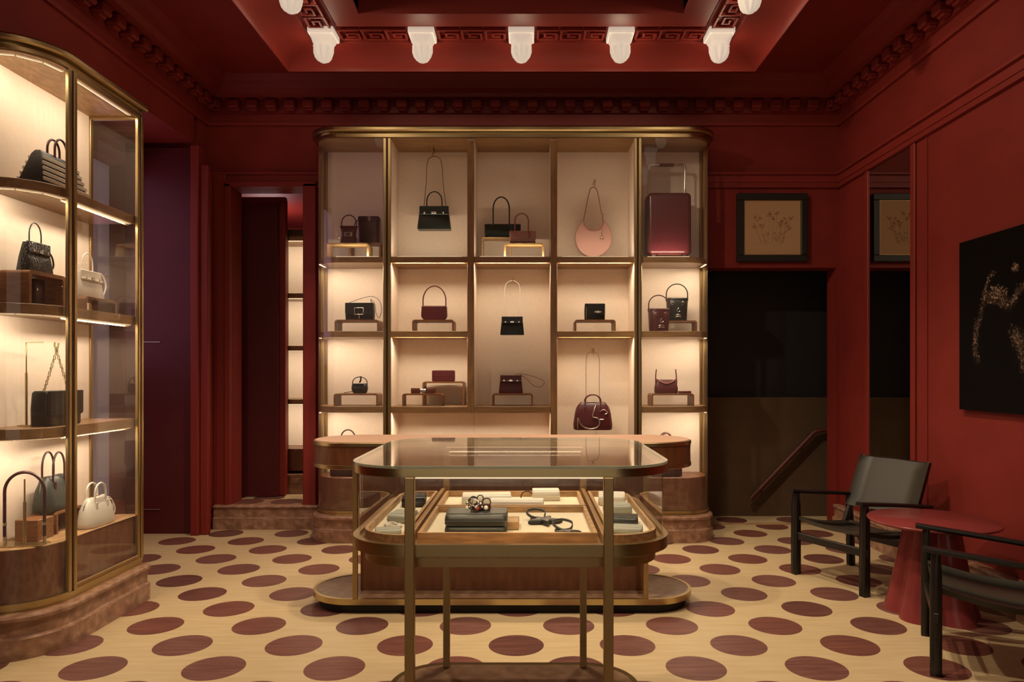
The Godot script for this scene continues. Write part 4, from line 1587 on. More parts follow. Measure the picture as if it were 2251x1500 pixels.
# a small flap box
func box_bag(label: String, at: Vector3, w: float, h: float, d: float, m: String, turn := 0.0) -> Node3D:
	var t := thing("handbag", label, "handbag", at, turn)
	part_body(t, "body", m, [[0.0, w * 0.94, d * 0.9], [0.006, w * 0.98, d], [h * 0.5, w, d], [h * 0.94, w * 0.97, d * 0.9], [h, w * 0.93, d * 0.7]], 0.2)
	part_puff(t, "flap", m, rr(-w * 0.49, w * 0.49, h * 0.3, h * 1.005, [0.018, 0.018, 0.006, 0.006], 4), 0.01, 0.004, Vector3(0, 0, d / 2 + 0.003))
	return t


# a rounded bag carried by two handles
func dome_bag(label: String, at: Vector3, w: float, h: float, d: float, m: String, turn := 0.0, handle_h := 0.09, hm := "") -> Node3D:
	var t := thing("handbag", label, "handbag", at, turn)
	part_body(t, "body", m, [[0.0, w * 0.93, d * 0.9], [0.008, w * 0.99, d], [h * 0.2, w, d * 0.98], [h * 0.6, w * 0.92, d * 0.78], [h * 0.88, w * 0.76, d * 0.46], [h * 0.97, w * 0.66, d * 0.28], [h, w * 0.6, d * 0.16]], 0.42)
	part_tube(t, "zip", "silver", curve([Vector3(-w * 0.47, h * 0.4, 0), Vector3(-w * 0.38, h * 0.88, 0), Vector3(0, h * 1.005, 0), Vector3(w * 0.38, h * 0.88, 0), Vector3(w * 0.47, h * 0.4, 0)], 6), 0.0025, 5)
	for z in [-1, 1]:
		part_tube(t, "handle", hm if hm else m, arch(w * 0.4, handle_h * 0.55, handle_h * 0.55, 14, Vector3(0, h * 0.8, z * d * 0.25)), 0.0055)
		for x in [-0.2, 0.2]:
			part_box(t, "handle_tab", hm if hm else m, Vector3(x * w, h * 0.72, z * d * 0.36), Vector3(0.016, h * 0.26, 0.006), 0.002)
	part_box(t, "foot", m, Vector3(0, 0.002, 0), Vector3(w * 0.8, 0.004, d * 0.6), 0.001)
	return t


# an upright bucket with a face of silver pieces
func bucket(label: String, at: Vector3, w: float, h: float, m: String, hh: float, turn := 0.0) -> Node3D:
	var t := thing("bucket_bag", label, "handbag", at, turn)
	part_body(t, "body", m, [[0.0, w * 0.86, w * 0.6], [0.006, w * 0.89, w * 0.63], [h * 0.5, w * 0.94, w * 0.68], [h - 0.004, w, w * 0.74], [h, w * 0.97, w * 0.7]], 0.4)
	part_body(t, "top_band", m, [[h * 0.93, w * 1.01, w * 0.76], [h * 1.0, w * 1.03, w * 0.77], [h * 1.005, w * 0.98, w * 0.7]], 0.4)
	part_tube(t, "handle", m, arch(w * 0.98, hh * 0.35, hh * 0.65, 16, Vector3(0, h * 0.93, 0)), 0.005)
	for x in [-0.49, 0.49]:
		part_box(t, "handle_tab", m, Vector3(x * w, h * 0.97, 0), Vector3(0.01, h * 0.18, 0.02), 0.002)
	var z := w * 0.36
	for x in [-0.22, 0.22]:
		var eye := part_tube(t, "silver_eye", "silver", curve([Vector3(x * w - w * 0.09, h * 0.76, z - 0.004), Vector3(x * w, h * 0.83, z), Vector3(x * w + w * 0.09, h * 0.76, z - 0.004)], 4), 0.003, 6)
		part_tube(eye, "pupil", "silver", PackedVector3Array([Vector3(x * w, h * 0.68, z), Vector3(x * w, h * 0.73, z + 0.002)]), 0.006, 8)
	part_tube(t, "silver_nose", "silver", curve([Vector3(0.01, h * 0.56, z - 0.003), Vector3(-0.006, h * 0.44, z + 0.003), Vector3(0.008, h * 0.38, z + 0.003), Vector3(0.02, h * 0.44, z)], 4), 0.003, 6)
	for y in [0.24, 0.16]:
		part_tube(t, "silver_lip", "silver", curve([Vector3(-0.018, h * y, z - 0.004), Vector3(0.005, h * (y + 0.03), z - 0.001), Vector3(0.028, h * y, z - 0.004)], 4), 0.0032, 6)
	return t


func build_main_bags() -> void:
	var d := 6.15
	var t: Node3D
	var y1: float = TIERS[0][0]
	var y2: float = TIERS[1][0]
	var y3: float = TIERS[2][0]
	# --- top row
	riser("pale wooden bridge riser under the waisted burgundy bag", spot(768, 6.1, y1), 0.36, 0.122, 0.16, "riser_pale")
	riser("brown bridge riser behind, under the dark plum bucket bag", spot(806, 6.27, y1), 0.27, 0.16, 0.13, "riser_wood")
	t = thing("handbag", "small waisted burgundy top handle bag with a silver clasp", "handbag", spot(767, 6.1, y1 + 0.122))
	part_body(t, "body", "burgundy_leather", [[0.0, 0.142, 0.08], [0.01, 0.142, 0.085], [0.05, 0.118, 0.075], [0.09, 0.112, 0.07], [0.13, 0.13, 0.06], [0.155, 0.15, 0.03], [0.157, 0.146, 0.02]], 0.3)
	part_tube(t, "handle", "strap_brown", arch(0.125, 0.04, 0.07, 14, Vector3(0, 0.14, 0)), 0.005)
	part_box(t, "silver_clasp", "silver", Vector3(0.002, 0.08, 0.042), Vector3(0.072, 0.042, 0.01), 0.004)
	part_box(t, "clasp_knob", "burgundy_leather", Vector3(0.002, 0.08, 0.049), Vector3(0.03, 0.018, 0.006), 0.003)
	t = thing("handbag", "boxy dark plum bucket bag with a side strap and silver lock", "handbag", spot(812, 6.26, y1 + 0.16))
	part_body(t, "body", "plum_leather", [[0.0, 0.165, 0.1], [0.006, 0.172, 0.105], [0.1, 0.176, 0.105], [0.215, 0.184, 0.1], [0.222, 0.176, 0.09]], 0.25)
	part_body(t, "lid", "plum_leather", [[0.19, 0.186, 0.106], [0.224, 0.186, 0.104], [0.228, 0.178, 0.096]], 0.25)
	strap(t, "strap", "plum_leather", curve([Vector3(-0.085, 0.22, 0), Vector3(-0.125, 0.16, 0.02), Vector3(-0.12, 0.07, 0.03), Vector3(-0.085, 0.01, 0.02)], 6), 0.009, 0.003)
	part_box(t, "silver_lock", "silver", Vector3(0.01, 0.205, 0.056), Vector3(0.02, 0.04, 0.008), 0.003)
	t = kelly("large dark green flap bag hanging by a long thin strap", spot(955, 6.17, 1.4 + (820 - 506) / FOCAL * 6.17), 0.285, 0.2, "green_leather")
	strap(t, "long_strap", "strap_brown", curve([Vector3(-0.09, 0.19, 0), Vector3(-0.072, 0.4, 0), Vector3(-0.06, 0.58, 0), Vector3(-0.025, 0.628, 0.002), Vector3(0.025, 0.628, 0.002), Vector3(0.06, 0.58, 0), Vector3(0.075, 0.4, 0), Vector3(0.1, 0.19, 0)], 6), 0.005, 0.0025)
	riser("clear brass edged riser under the dark green baguette bag", spot(1092, 6.25, y1), 0.25, 0.2, 0.14, "riser_pale", 0.0, 0.008)
	t = baguette("dark green baguette bag with a tall slim handle", spot(1105, 6.25, y1 + 0.2), 0.315, 0.125, "green_leather", 0.14, 0.25)
	riser("pale wooden bridge riser under the small rose baguette bag", spot(1152, 6.1, y1), 0.335, 0.122, 0.15, "riser_pale")
	t = baguette("small rose pink baguette bag with a slim handle", spot(1149, 6.1, y1 + 0.122), 0.225, 0.115, "pink_leather", 0.115, 0.16)
	# crescent shoulder bag on its hook
	t = thing("handbag", "pale pink crescent shoulder bag hanging from a hook", "handbag", spot(1304, 6.2, y1 + 0.03))
	var p := PackedVector2Array()
	for i in 29:
		var a := deg_to_rad(122.0 + 296.0 * i / 28.0)
		p.append(Vector2(0.158 * cos(a) , 0.168 + 0.172 * sin(a)))
	for q in [[0.078, 0.27], [0.045, 0.232], [0.0, 0.222], [-0.045, 0.232], [-0.078, 0.27]]:
		p.append(Vector2(q[0], q[1]))
	p.reverse()
	part_puff(t, "body", "pink_leather", p, 0.07, 0.009)
	var rim := curve([Vector3(-0.082, 0.32, 0.02), Vector3(-0.078, 0.272, 0.034), Vector3(-0.045, 0.234, 0.037), Vector3(0, 0.224, 0.038), Vector3(0.045, 0.234, 0.037), Vector3(0.078, 0.272, 0.034), Vector3(0.082, 0.32, 0.02)], 4)
	part_tube(t, "rim", "rose_leather", rim, 0.003, 6)
	strap(t, "shoulder_strap", "rose_leather", curve([Vector3(-0.085, 0.3, 0), Vector3(-0.06, 0.44, 0), Vector3(-0.034, 0.56, 0), Vector3(-0.016, 0.6, 0), Vector3(0.016, 0.6, 0), Vector3(0.038, 0.56, 0), Vector3(0.06, 0.44, 0), Vector3(0.088, 0.3, 0)], 6), 0.009, 0.004)
	part_box(t, "buckle", "silver", Vector3(0.083, 0.36, 0.004), Vector3(0.02, 0.024, 0.012), 0.003)
	part_tube(t, "tag_cord", "silver", PackedVector3Array([Vector3(0.07, 0.24, 0.04), Vector3(0.068, 0.17, 0.045)]), 0.003, 6)
	part_tube(t, "tag_ring", "silver", shifted(loop_points(0.014, 0.0, 16), Vector3(0.068, 0.155, 0.045), true), 0.003, 6, true)
	build_suitcase(spot(1467.5, 6.17, y1))
	# --- second row
	riser("brown bridge riser under the black buckle bag", spot(790, d, y2), 0.372, 0.1, 0.2)
	t = box_bag("black flap bag with a large square silver buckle", spot(792, d, y2 + 0.1), 0.245, 0.148, 0.07, "black_leather")
	part_tube(t, "silver_buckle", "silver", PackedVector3Array([Vector3(-0.038, 0.048, 0.047), Vector3(0.036, 0.048, 0.047), Vector3(0.036, 0.104, 0.047), Vector3(-0.038, 0.104, 0.047)]), 0.0055, 6, true)
	part_box(t, "buckle_tongue", "silver", Vector3(0.0, 0.028, 0.046), Vector3(0.008, 0.03, 0.006), 0.002)
	strap(t, "shoulder_strap", "black_leather", curve([Vector3(-0.1, 0.15, 0), Vector3(0.0, 0.185, 0.005), Vector3(0.1, 0.205, 0.01), Vector3(0.165, 0.17, 0.015), Vector3(0.185, 0.09, 0.02), Vector3(0.165, 0.02, 0.02), Vector3(0.14, 0.06, 0.02), Vector3(0.125, 0.14, 0.01), Vector3(0.09, 0.18, 0.0), Vector3(0.1, 0.14, 0)], 5), 0.005, 0.002)
	riser("brown bridge riser under the rounded burgundy shoulder bag", spot(955, d, y2), 0.35, 0.1, 0.2)
	t = thing("handbag", "rounded burgundy shoulder bag with an arched handle", "handbag", spot(955, d, y2 + 0.1))
	p = rr(-0.105, 0.105, 0.0, 0.128, [0.04, 0.04, 0.012, 0.012], 5)
	var q2 := PackedVector2Array()
	for v in p:
		q2.append(Vector2(v.x * (1.0 + 0.06 * sin(PI * v.y / 0.128)), v.y - (0.014 * (1.0 - pow(v.x / 0.105, 2)) if v.y > 0.1 else 0.0)))
	part_puff(t, "body", "burgundy_leather", q2, 0.07, 0.01)
	part_tube(t, "mouth_piping", "burgundy_leather", curve([Vector3(-0.1, 0.122, 0.016), Vector3(0, 0.108, 0.03), Vector3(0.1, 0.122, 0.016)], 6), 0.004, 6)
	part_tube(t, "handle", "burgundy_leather", arch(0.195, 0.06, 0.125, 18, Vector3(0, 0.11, 0)), 0.0055)
	# mini flap bag hung in the middle bay
	t = kelly("mini black flap bag hanging from a pale strap", spot(1126, 6.17, 1.4 + (820 - 737) / FOCAL * 6.17), 0.205, 0.158, "black_leather", 0.0, false)
	strap(t, "long_strap", "white_leather", curve([Vector3(-0.05, 0.155, 0), Vector3(-0.066, 0.32, 0), Vector3(-0.06, 0.42, 0), Vector3(-0.025, 0.462, 0), Vector3(0.025, 0.462, 0), Vector3(0.062, 0.42, 0), Vector3(0.066, 0.32, 0), Vector3(0.045, 0.155, 0)], 6), 0.004, 0.002)
	riser("brown bridge riser under the little black box bag", spot(1306, d, y2), 0.345, 0.1, 0.2)
	t = box_bag("little black box bag with a silver turn lock", spot(1307, d, y2 + 0.1), 0.176, 0.142, 0.06, "black_leather")
	part_box(t, "turn_lock", "silver", Vector3(0.025, 0.07, 0.042), Vector3(0.06, 0.01, 0.008), 0.003)
	part_box(t, "lock_knob", "silver", Vector3(0.025, 0.07, 0.046), Vector3(0.02, 0.022, 0.01), 0.004)
	part_tube(t, "chain", "brass", PackedVector3Array([Vector3(-0.07, 0.143, 0.032), Vector3(-0.074, 0.06, 0.044), Vector3(-0.075, 0.012, 0.046)]), 0.0022, 5)
	bucket("burgundy bucket bag with silver face pieces standing on the shelf", spot(1448, 6.06, y2), 0.178, 0.19, "burgundy_leather", 0.13, 0.12)
	riser("brown bridge riser under the black bucket bag", spot(1494, 6.22, y2), 0.27, 0.1, 0.15)
	bucket("black bucket bag with silver face pieces standing on a riser", spot(1488, 6.22, y2 + 0.1), 0.185, 0.195, "black_leather", 0.14, -0.1)
	# --- third row
	riser("brown bridge riser under the small round black bag", spot(788, d, y3), 0.372, 0.105, 0.2)
	t = thing("handbag", "small round black bag with a knotted top handle", "handbag", spot(791, d, y3 + 0.105))
	part_body(t, "body", "black_leather", [[0.0, 0.1, 0.05], [0.01, 0.125, 0.07], [0.04, 0.142, 0.08], [0.07, 0.136, 0.06], [0.084, 0.12, 0.03]], 0.45)
	part_puff(t, "flap", "black_leather", PackedVector2Array([Vector2(-0.058, 0.082), Vector2(-0.03, 0.066), Vector2(0.0, 0.062), Vector2(0.03, 0.066), Vector2(0.058, 0.082)]), 0.008, 0.002, Vector3(0, 0, 0.036))
	part_tube(t, "handle", "black_leather", arch(0.125, 0.02, 0.05, 14, Vector3(0, 0.07, 0)), 0.004)
	part_tube(t, "knot", "black_leather", curve([Vector3(0.0, 0.09, 0.01), Vector3(0.012, 0.12, 0.012), Vector3(0.008, 0.145, 0.01)], 4), 0.007)
	strap(t, "loose_strap", "black_leather", curve([Vector3(-0.05, 0.02, 0.03), Vector3(-0.08, 0.012, 0.035), Vector3(-0.125, 0.006, 0.035)], 5), 0.012, 0.003)
	riser("low brown bridge riser under the small brown eyeglass case", spot(931, 6.06, y3), 0.34, 0.107, 0.12)
	riser("tall brown bridge riser behind, under the burgundy wallet", spot(977, 6.24, y3), 0.36, 0.205, 0.16, "riser_wood")
	t = thing("wallet", "flat burgundy wallet standing upright on the tall riser", "wallet", spot(975, 6.24, y3 + 0.205))
	part_puff(t, "body", "burgundy_leather", rr(-0.1, 0.1, 0.0, 0.098, [0.012, 0.012, 0.012, 0.012], 4), 0.024, 0.006)
	part_tube(t, "seam", "burgundy_leather", PackedVector3Array([Vector3(-0.094, 0.052, 0.013), Vector3(0.094, 0.052, 0.013)]), 0.0016, 5)
	t = thing("belt", "narrow brown belt rolled up with a metal buckle", "belt", spot(932, 6.06, y3 + 0.107))
	for x in [-0.072, 0.06]:
		part_body(t, "belt_roll", "brown_leather", [[0.0, 0.075, 0.05], [0.004, 0.078, 0.054], [0.04, 0.078, 0.054], [0.044, 0.074, 0.05]], 0.48, Vector3(x, 0, 0))
	part_box(t, "belt_buckle", "silver", Vector3(-0.006, 0.022, 0.02), Vector3(0.05, 0.026, 0.008), 0.003)
	riser("brown bridge riser under the burgundy wristlet clutch", spot(1127, d, y3), 0.345, 0.105, 0.2)
	t = kelly("burgundy flap clutch with a looped wrist strap", spot(1123, d, y3 + 0.105), 0.205, 0.155, "burgundy_leather", 0.0, false)
	strap(t, "wrist_strap", "strap_brown", curve([Vector3(0.03, 0.15, 0.01), Vector3(0.08, 0.165, 0.02), Vector3(0.17, 0.15, 0.03), Vector3(0.255, 0.12, 0.03), Vector3(0.285, 0.09, 0.03), Vector3(0.25, 0.055, 0.03), Vector3(0.19, 0.07, 0.03), Vector3(0.13, 0.13, 0.02), Vector3(0.08, 0.158, 0.01)], 5), 0.005, 0.002)
	# bowling bag hung low in the fourth bay
	t = dome_bag("burgundy bowling bag with silver swirl, hung by a long strap", spot(1303, 6.167, 1.4 + (820 - 945) / FOCAL * 6.167), 0.335, 0.238, 0.12, "burgundy_leather", 0.0, 0.1, "brown_leather")
	strap(t, "long_strap", "strap_brown", curve([Vector3(-0.058, 0.19, 0), Vector3(-0.058, 0.4, 0), Vector3(-0.056, 0.6, 0), Vector3(-0.03, 0.66, 0), Vector3(0.03, 0.66, 0), Vector3(0.056, 0.6, 0), Vector3(0.056, 0.4, 0), Vector3(0.06, 0.19, 0)], 6), 0.005, 0.002)
	part_tube(t, "silver_swirl", "silver", curve([Vector3(-0.125, 0.1, 0.066), Vector3(-0.11, 0.055, 0.066), Vector3(-0.07, 0.022, 0.066), Vector3(-0.02, 0.012, 0.066), Vector3(0.03, 0.025, 0.066), Vector3(0.052, 0.06, 0.066), Vector3(0.04, 0.1, 0.064), Vector3(-0.005, 0.115, 0.062), Vector3(0.005, 0.16, 0.055), Vector3(0.025, 0.215, 0.036)], 6), 0.0055, 6)
	part_tube(t, "silver_eye", "silver", curve([Vector3(0.055, 0.155, 0.056), Vector3(0.09, 0.175, 0.05), Vector3(0.12, 0.15, 0.056), Vector3(0.1, 0.135, 0.06)], 5), 0.004, 6)
	part_box(t, "silver_pull", "silver", Vector3(-0.132, 0.06, 0.064), Vector3(0.01, 0.09, 0.006), 0.002)
	part_box(t, "silver_bar", "silver", Vector3(0.07, 0.09, 0.064), Vector3(0.035, 0.008, 0.006), 0.002)
	riser("brown bridge riser under the burgundy bag with upright handle ends", spot(1474, d, y3), 0.36, 0.105, 0.2)
	t = thing("handbag", "soft burgundy bag with two upright handle ends", "handbag", spot(1464, d, y3 + 0.105))
	part_body(t, "body", "burgundy_leather", [[0.0, 0.185, 0.07], [0.008, 0.2, 0.08], [0.05, 0.2, 0.076], [0.095, 0.178, 0.05], [0.118, 0.16, 0.026]], 0.42)
	part_tube(t, "rim", "rose_leather", curve([Vector3(-0.085, 0.125, 0.02), Vector3(-0.05, 0.098, 0.032), Vector3(0, 0.085, 0.038), Vector3(0.05, 0.1, 0.032), Vector3(0.082, 0.13, 0.02)], 5), 0.005, 6)
	for x in [-1, 1]:
		strap(t, "handle_end", "brown_leather", curve([Vector3(x * 0.09, 0.08, 0.01), Vector3(x * 0.088, 0.15, 0), Vector3(x * 0.082, 0.205, 0)], 5), 0.012, 0.005)
	t = thing("key_case", "small flat burgundy key case lying at the riser's end", "key case", spot(1505, 6.12, y3 + 0.105))
	part_body(t, "body", "burgundy_leather", [[0.0, 0.1, 0.05], [0.004, 0.105, 0.055], [0.016, 0.105, 0.055], [0.02, 0.1, 0.05]], 0.2)
	part_box(t, "snap", "silver", Vector3(0.035, 0.021, 0.01), Vector3(0.01, 0.003, 0.01), 0.001)
	# --- bottom, behind the counter
	t = box_bag("dark brown box bag low in the tall cabinet near the doorway", spot(765, 6.12, FLOOR_IN), 0.29, 0.3, 0.12, "plum_leather")
	part_tube(t, "handle", "plum_leather", arch(0.12, 0.03, 0.07, 12, Vector3(0, 0.29, 0)), 0.006)
	t = dome_bag("dark bowling bag low in the tall cabinet near the stairs", spot(1464, 6.1, FLOOR_IN), 0.27, 0.25, 0.13, "plum_leather", 0.0, 0.15, "brown_leather")


func shifted(p: PackedVector3Array, by: Vector3, upright := false) -> PackedVector3Array:
	var out := PackedVector3Array()
	for v in p:
		out.append((Vector3(v.x, v.z, v.y) if upright else v) + by)
	return out


func baguette(label: String, at: Vector3, w: float, h: float, m: String, hw: float, hh: float) -> Node3D:
	var t := thing("handbag", label, "handbag", at)
	part_body(t, "body", m, [[0.0, w * 0.93, 0.06], [0.006, w * 0.95, 0.066], [h * 0.5, w * 0.99, 0.06], [h * 0.94, w, 0.035], [h, w * 0.98, 0.022]], 0.22)
	part_box(t, "base_panel", "brown_leather" if m == "pink_leather" else m, Vector3(0, h * 0.1, 0.0), Vector3(w * 0.965, h * 0.18, 0.068), 0.004)
	part_tube(t, "handle", m if m != "pink_leather" else "rose_leather", arch(hw, hh * 0.6, hh * 0.4, 16, Vector3(-w * 0.04, h * 0.9, 0)), 0.006)
	for x in [-0.5, 0.5]:
		part_box(t, "handle_tab", m if m != "pink_leather" else "rose_leather", Vector3(-w * 0.04 + x * hw, h * 0.85, 0.018), Vector3(0.018, h * 0.3, 0.008), 0.002)
	part_box(t, "tag", "rose_leather" if m == "pink_leather" else m, Vector3(w * 0.25, h * 0.66, 0.034), Vector3(0.02, h * 0.42, 0.006), 0.003)
	part_box(t, "tag_stud", "silver", Vector3(w * 0.25, h * 0.56, 0.038), Vector3(0.008, 0.008, 0.004), 0.002)
	return t


func build_suitcase(at: Vector3) -> void:
	var t := thing("suitcase", "burgundy hard shell cabin suitcase with its handle pulled up", "suitcase", at)
	part_puff(t, "shell", "suitcase_shell", rr(-0.186, 0.186, 0.032, 0.562, [0.04, 0.04, 0.04, 0.04], 6), 0.2, 0.035)
	var s := mb()
	var xf := Transform3D(Basis(Vector3(1, 0, 0), Vector3(0, 0, 1), Vector3(0, 1, 0)), Vector3.ZERO)
	ring(s, rr(-0.189, 0.189, 0.029, 0.565, [0.043, 0.043, 0.043, 0.043], 6), 0.008, -0.006, 0.006, xf)
	obj(s, "zip_band", M.plum_leather, t)
	for x in [-0.16, 0.16]:
		part_tube(t, "handle_rod", "silver", line(Vector3(x, 0.55, -0.05), Vector3(x, 0.8, -0.05)), 0.007)
	s = mb()
	sweep(s, curve([Vector3(-0.162, 0.79, -0.05), Vector3(-0.15, 0.825, -0.05), Vector3(-0.12, 0.832, -0.05), Vector3(0.12, 0.832, -0.05), Vector3(0.15, 0.825, -0.05), Vector3(0.162, 0.79, -0.05)], 4), ell(0.014, 0.012, 8))
	obj(s, "grip", M.silver, t)
	s = mb()
	sweep(s, line(Vector3(-0.062, 0.832, -0.05), Vector3(0.062, 0.832, -0.05)), ell(0.0155, 0.0135, 10))
	obj(s, "grip_wrap", M.brown_leather, t)
	for x in [-0.13, 0.13]:
		for z in [-0.06, 0.06]:
			s = mb()
			var w := Transform3D(Basis(Vector3(0, 1, 0), Vector3(1, 0, 0), Vector3(0, 0, 1)), Vector3(x, 0.02, z))
			prism(s, ell(0.02, 0.02, 14), -0.012, 0.012, 0.003, w)
			box(s, Vector3(x, 0.035, z), Vector3(0.034, 0.02, 0.04), 0.004)
			obj(s, "wheel", M.silver, t)
	part_box(t, "bottom_bar", "brown_leather", Vector3(0, 0.035, 0.085), Vector3(0.2, 0.012, 0.02), 0.004)


# ---------------------------------------------------------------- goods in the rounded cabinet: they face into the room
func build_side_bags() -> void:
	var y1: float = TIERS[0][0]
	var y2: float = TIERS[1][0]
	var y3: float = TIERS[2][0]
	var turn := PI / 2
	# striped tote
	var t := thing("handbag", "black and white striped trapeze tote on the top shelf", "handbag", Vector3(-2.54, y1, -3.86), turn)
	part_body(t, "body", "stripe_black", [[0.0, 0.40, 0.13], [0.004, 0.405, 0.135], [0.17, 0.29, 0.06], [0.19, 0.27, 0.03]], 0.12)
	for i in 5:
		var k := (i + 0.5) / 5.5
		var w := lerpf(0.39, 0.28, k)
		var dz := lerpf(0.134, 0.05, k) / 2 + 0.004
		part_box(t, "white_stripe", "white_leather", Vector3(0, 0.015 + 0.165 * k, dz), Vector3(w, 0.017, 0.008), 0.002)
		part_box(t, "white_stripe", "white_leather", Vector3(0, 0.015 + 0.165 * k, -dz), Vector3(w, 0.017, 0.008), 0.002)
	for z in [-0.02, 0.02]:
		part_tube(t, "handle", "plum_leather", arch(0.1, 0.06, 0.06, 14, Vector3(0.02, 0.17, z)), 0.006)
	# flap bag of crocodile leather on a wooden block
	riser("large brown bridge riser under the crocodile flap bag", Vector3(-2.59, y2, -3.77), 0.29, 0.175, 0.15, "riser_wood", turn, 0.02)
	t = kelly("black crocodile flap bag with a round strap on the large riser", Vector3(-2.59, y2 + 0.175, -3.78), 0.2, 0.16, "croc_leather", turn)
	strap(t, "shoulder_strap", "croc_leather", curve([Vector3(0.09, 0.14, 0), Vector3(0.13, 0.11, 0), Vector3(0.145, 0.06, 0), Vector3(0.12, 0.02, 0)], 6), 0.006, 0.003)
	t = thing("bottle_bag", "slim dark brown upright case under the large riser", "case", Vector3(-2.6, y2, -3.79), turn)
	part_body(t, "body", "plum_leather", [[0.0, 0.1, 0.06], [0.005, 0.104, 0.064], [0.14, 0.1, 0.06], [0.145, 0.094, 0.054]], 0.3)
	part_box(t, "lock", "silver", Vector3(-0.03, 0.09, 0.033), Vector3(0.012, 0.016, 0.006), 0.002)
	riser("low brown bridge riser under the small white flap bag", Vector3(-2.5, y2, -4.1), 0.3, 0.075, 0.14, "riser_wood", turn)
	t = kelly("small white flap bag with a round strap on the low riser", Vector3(-2.5, y2 + 0.075, -4.08), 0.215, 0.155, "white_leather", turn)
	strap(t, "shoulder_strap", "white_leather", curve([Vector3(0.06, 0.145, 0.0), Vector3(0.12, 0.15, 0.01), Vector3(0.145, 0.09, 0.02), Vector3(0.115, 0.02, 0.02)], 6), 0.006, 0.003)
	# black chain bag with its stand
	t = box_bag("black flap bag with an oval silver clasp and chain strap", Vector3(-2.53, y3, -3.86), 0.29, 0.185, 0.1, "black_leather", turn)
	part_tube(t, "clasp", "silver", shifted(loop_points(0.02, 0.0, 16), Vector3(0.03, 0.07, 0.062), true), 0.005, 6, true)
	part_box(t, "clasp_bar", "silver", Vector3(0.03, 0.07, 0.062), Vector3(0.07, 0.012, 0.008), 0.003)
	for e in [[-0.1, 0.015], [0.1, -0.015]]:
		for k in 12:
			var f := k / 11.0
			var m := Vector3(lerpf(e[0], e[1], f), lerpf(0.185, 0.43, f), 0)
			var s := mb()
			var pts := PackedVector3Array()
			for i in 10:
				var a := TAU * i / 10
				pts.append(m + (Vector3(0.005 * cos(a), 0.014 * sin(a), 0) if k % 2 else Vector3(0, 0.014 * sin(a), 0.005 * cos(a))))
			tube(s, pts, 0.0022, 5, true)
			obj(s, "chain_link", M.brass, t)
	t = thing("bag_stand", "slim brass bag stand beside the black chain bag", "stand", Vector3(-2.63, y3, -3.8), turn)
	part_box(t, "foot_plate", "brass", Vector3(0, 0.003, 0), Vector3(0.1, 0.006, 0.07), 0.001)
	part_tube(t, "pole", "brass", line(Vector3(-0.03, 0.004, 0), Vector3(-0.03, 0.28, 0)), 0.006)
	part_tube(t, "upper_pole", "brass", PackedVector3Array([Vector3(-0.03, 0.27, 0), Vector3(-0.03, 0.44, 0), Vector3(0.06, 0.445, 0.03)]), 0.0035)
	# bottom: arched handle on a stand, black dome bag, silver bag
	t = thing("bag_stand", "brass stand carrying a dark horseshoe bag handle", "stand", Vector3(-2.555, FLOOR_IN, -3.65), 0.1)
	part_box(t, "foot_plate", "brass", Vector3(0, 0.003, 0), Vector3(0.2, 0.006, 0.1), 0.001)
	part_tube(t, "pole", "brass", line(Vector3(0, 0.004, 0), Vector3(0, 0.22, 0)), 0.008)
	part_tube(t, "upper_pole", "brass", line(Vector3(0, 0.2, 0), Vector3(0, 0.335, 0)), 0.004)
	part_tube(t, "horseshoe_handle", "plum_leather", arch(0.19, 0.24, 0.1, 18, Vector3(0, 0.03, 0)), 0.008)
	for x in [-0.095, 0.095]:
		part_tube(t, "handle_ferrule", "silver", line(Vector3(x, 0.006, 0), Vector3(x, 0.045, 0)), 0.0095)
		part_tube(t, "handle_ring", "silver", line(Vector3(x, 0.1, 0), Vector3(x, 0.115, 0)), 0.0095)
	t = thing("wooden_block", "plain brown wooden display block under the horseshoe handle", "block", Vector3(-2.6, FLOOR_IN, -3.79), turn)
	part_box(t, "block", "riser_wood", Vector3(0, 0.055, 0), Vector3(0.13, 0.11, 0.12), 0.003)
	riser("long brown bridge riser under the charcoal dome bag", Vector3(-2.62, FLOOR_IN, -4.01), 0.24, 0.12, 0.14, "riser_wood", turn)
	t = dome_bag("charcoal dome bag with two arched handles on the long riser", Vector3(-2.62, FLOOR_IN + 0.12, -3.97), 0.24, 0.19, 0.12, "grey_leather", turn, 0.15, "plum_leather")
	t = dome_bag("small silver dome bag with pale handles on the plinth", Vector3(-2.48, FLOOR_IN, -4.13), 0.26, 0.165, 0.1, "silver_leather", turn, 0.1)
	for k in 2:
		strap(t, "shoulder_strap", "silver_leather", curve([Vector3(0.07, 0.13, 0.01 * k), Vector3(0.13, 0.14 - 0.015 * k, 0.015 * k), Vector3(0.155 - 0.02 * k, 0.07, 0.02), Vector3(0.12, 0.012, 0.02)], 6), 0.004, 0.0025)


# ---------------------------------------------------------------- trays and goods in the glass case
const DECK := 0.8535

func tray(label: String, o: PackedVector2Array, m: String) -> void:
	var t := thing("display_tray", label, "tray", Vector3(0, DECK, 0))
	var s := mb()
	ring(s, o, 0.012, 0.0, 0.034)
	obj(s, "tray_rim", M[m], t)
	s = mb()
	prism(s, inset(o, 0.0122), 0.0, 0.01)
	obj(s, "felt_pad", M.felt_pad, t)


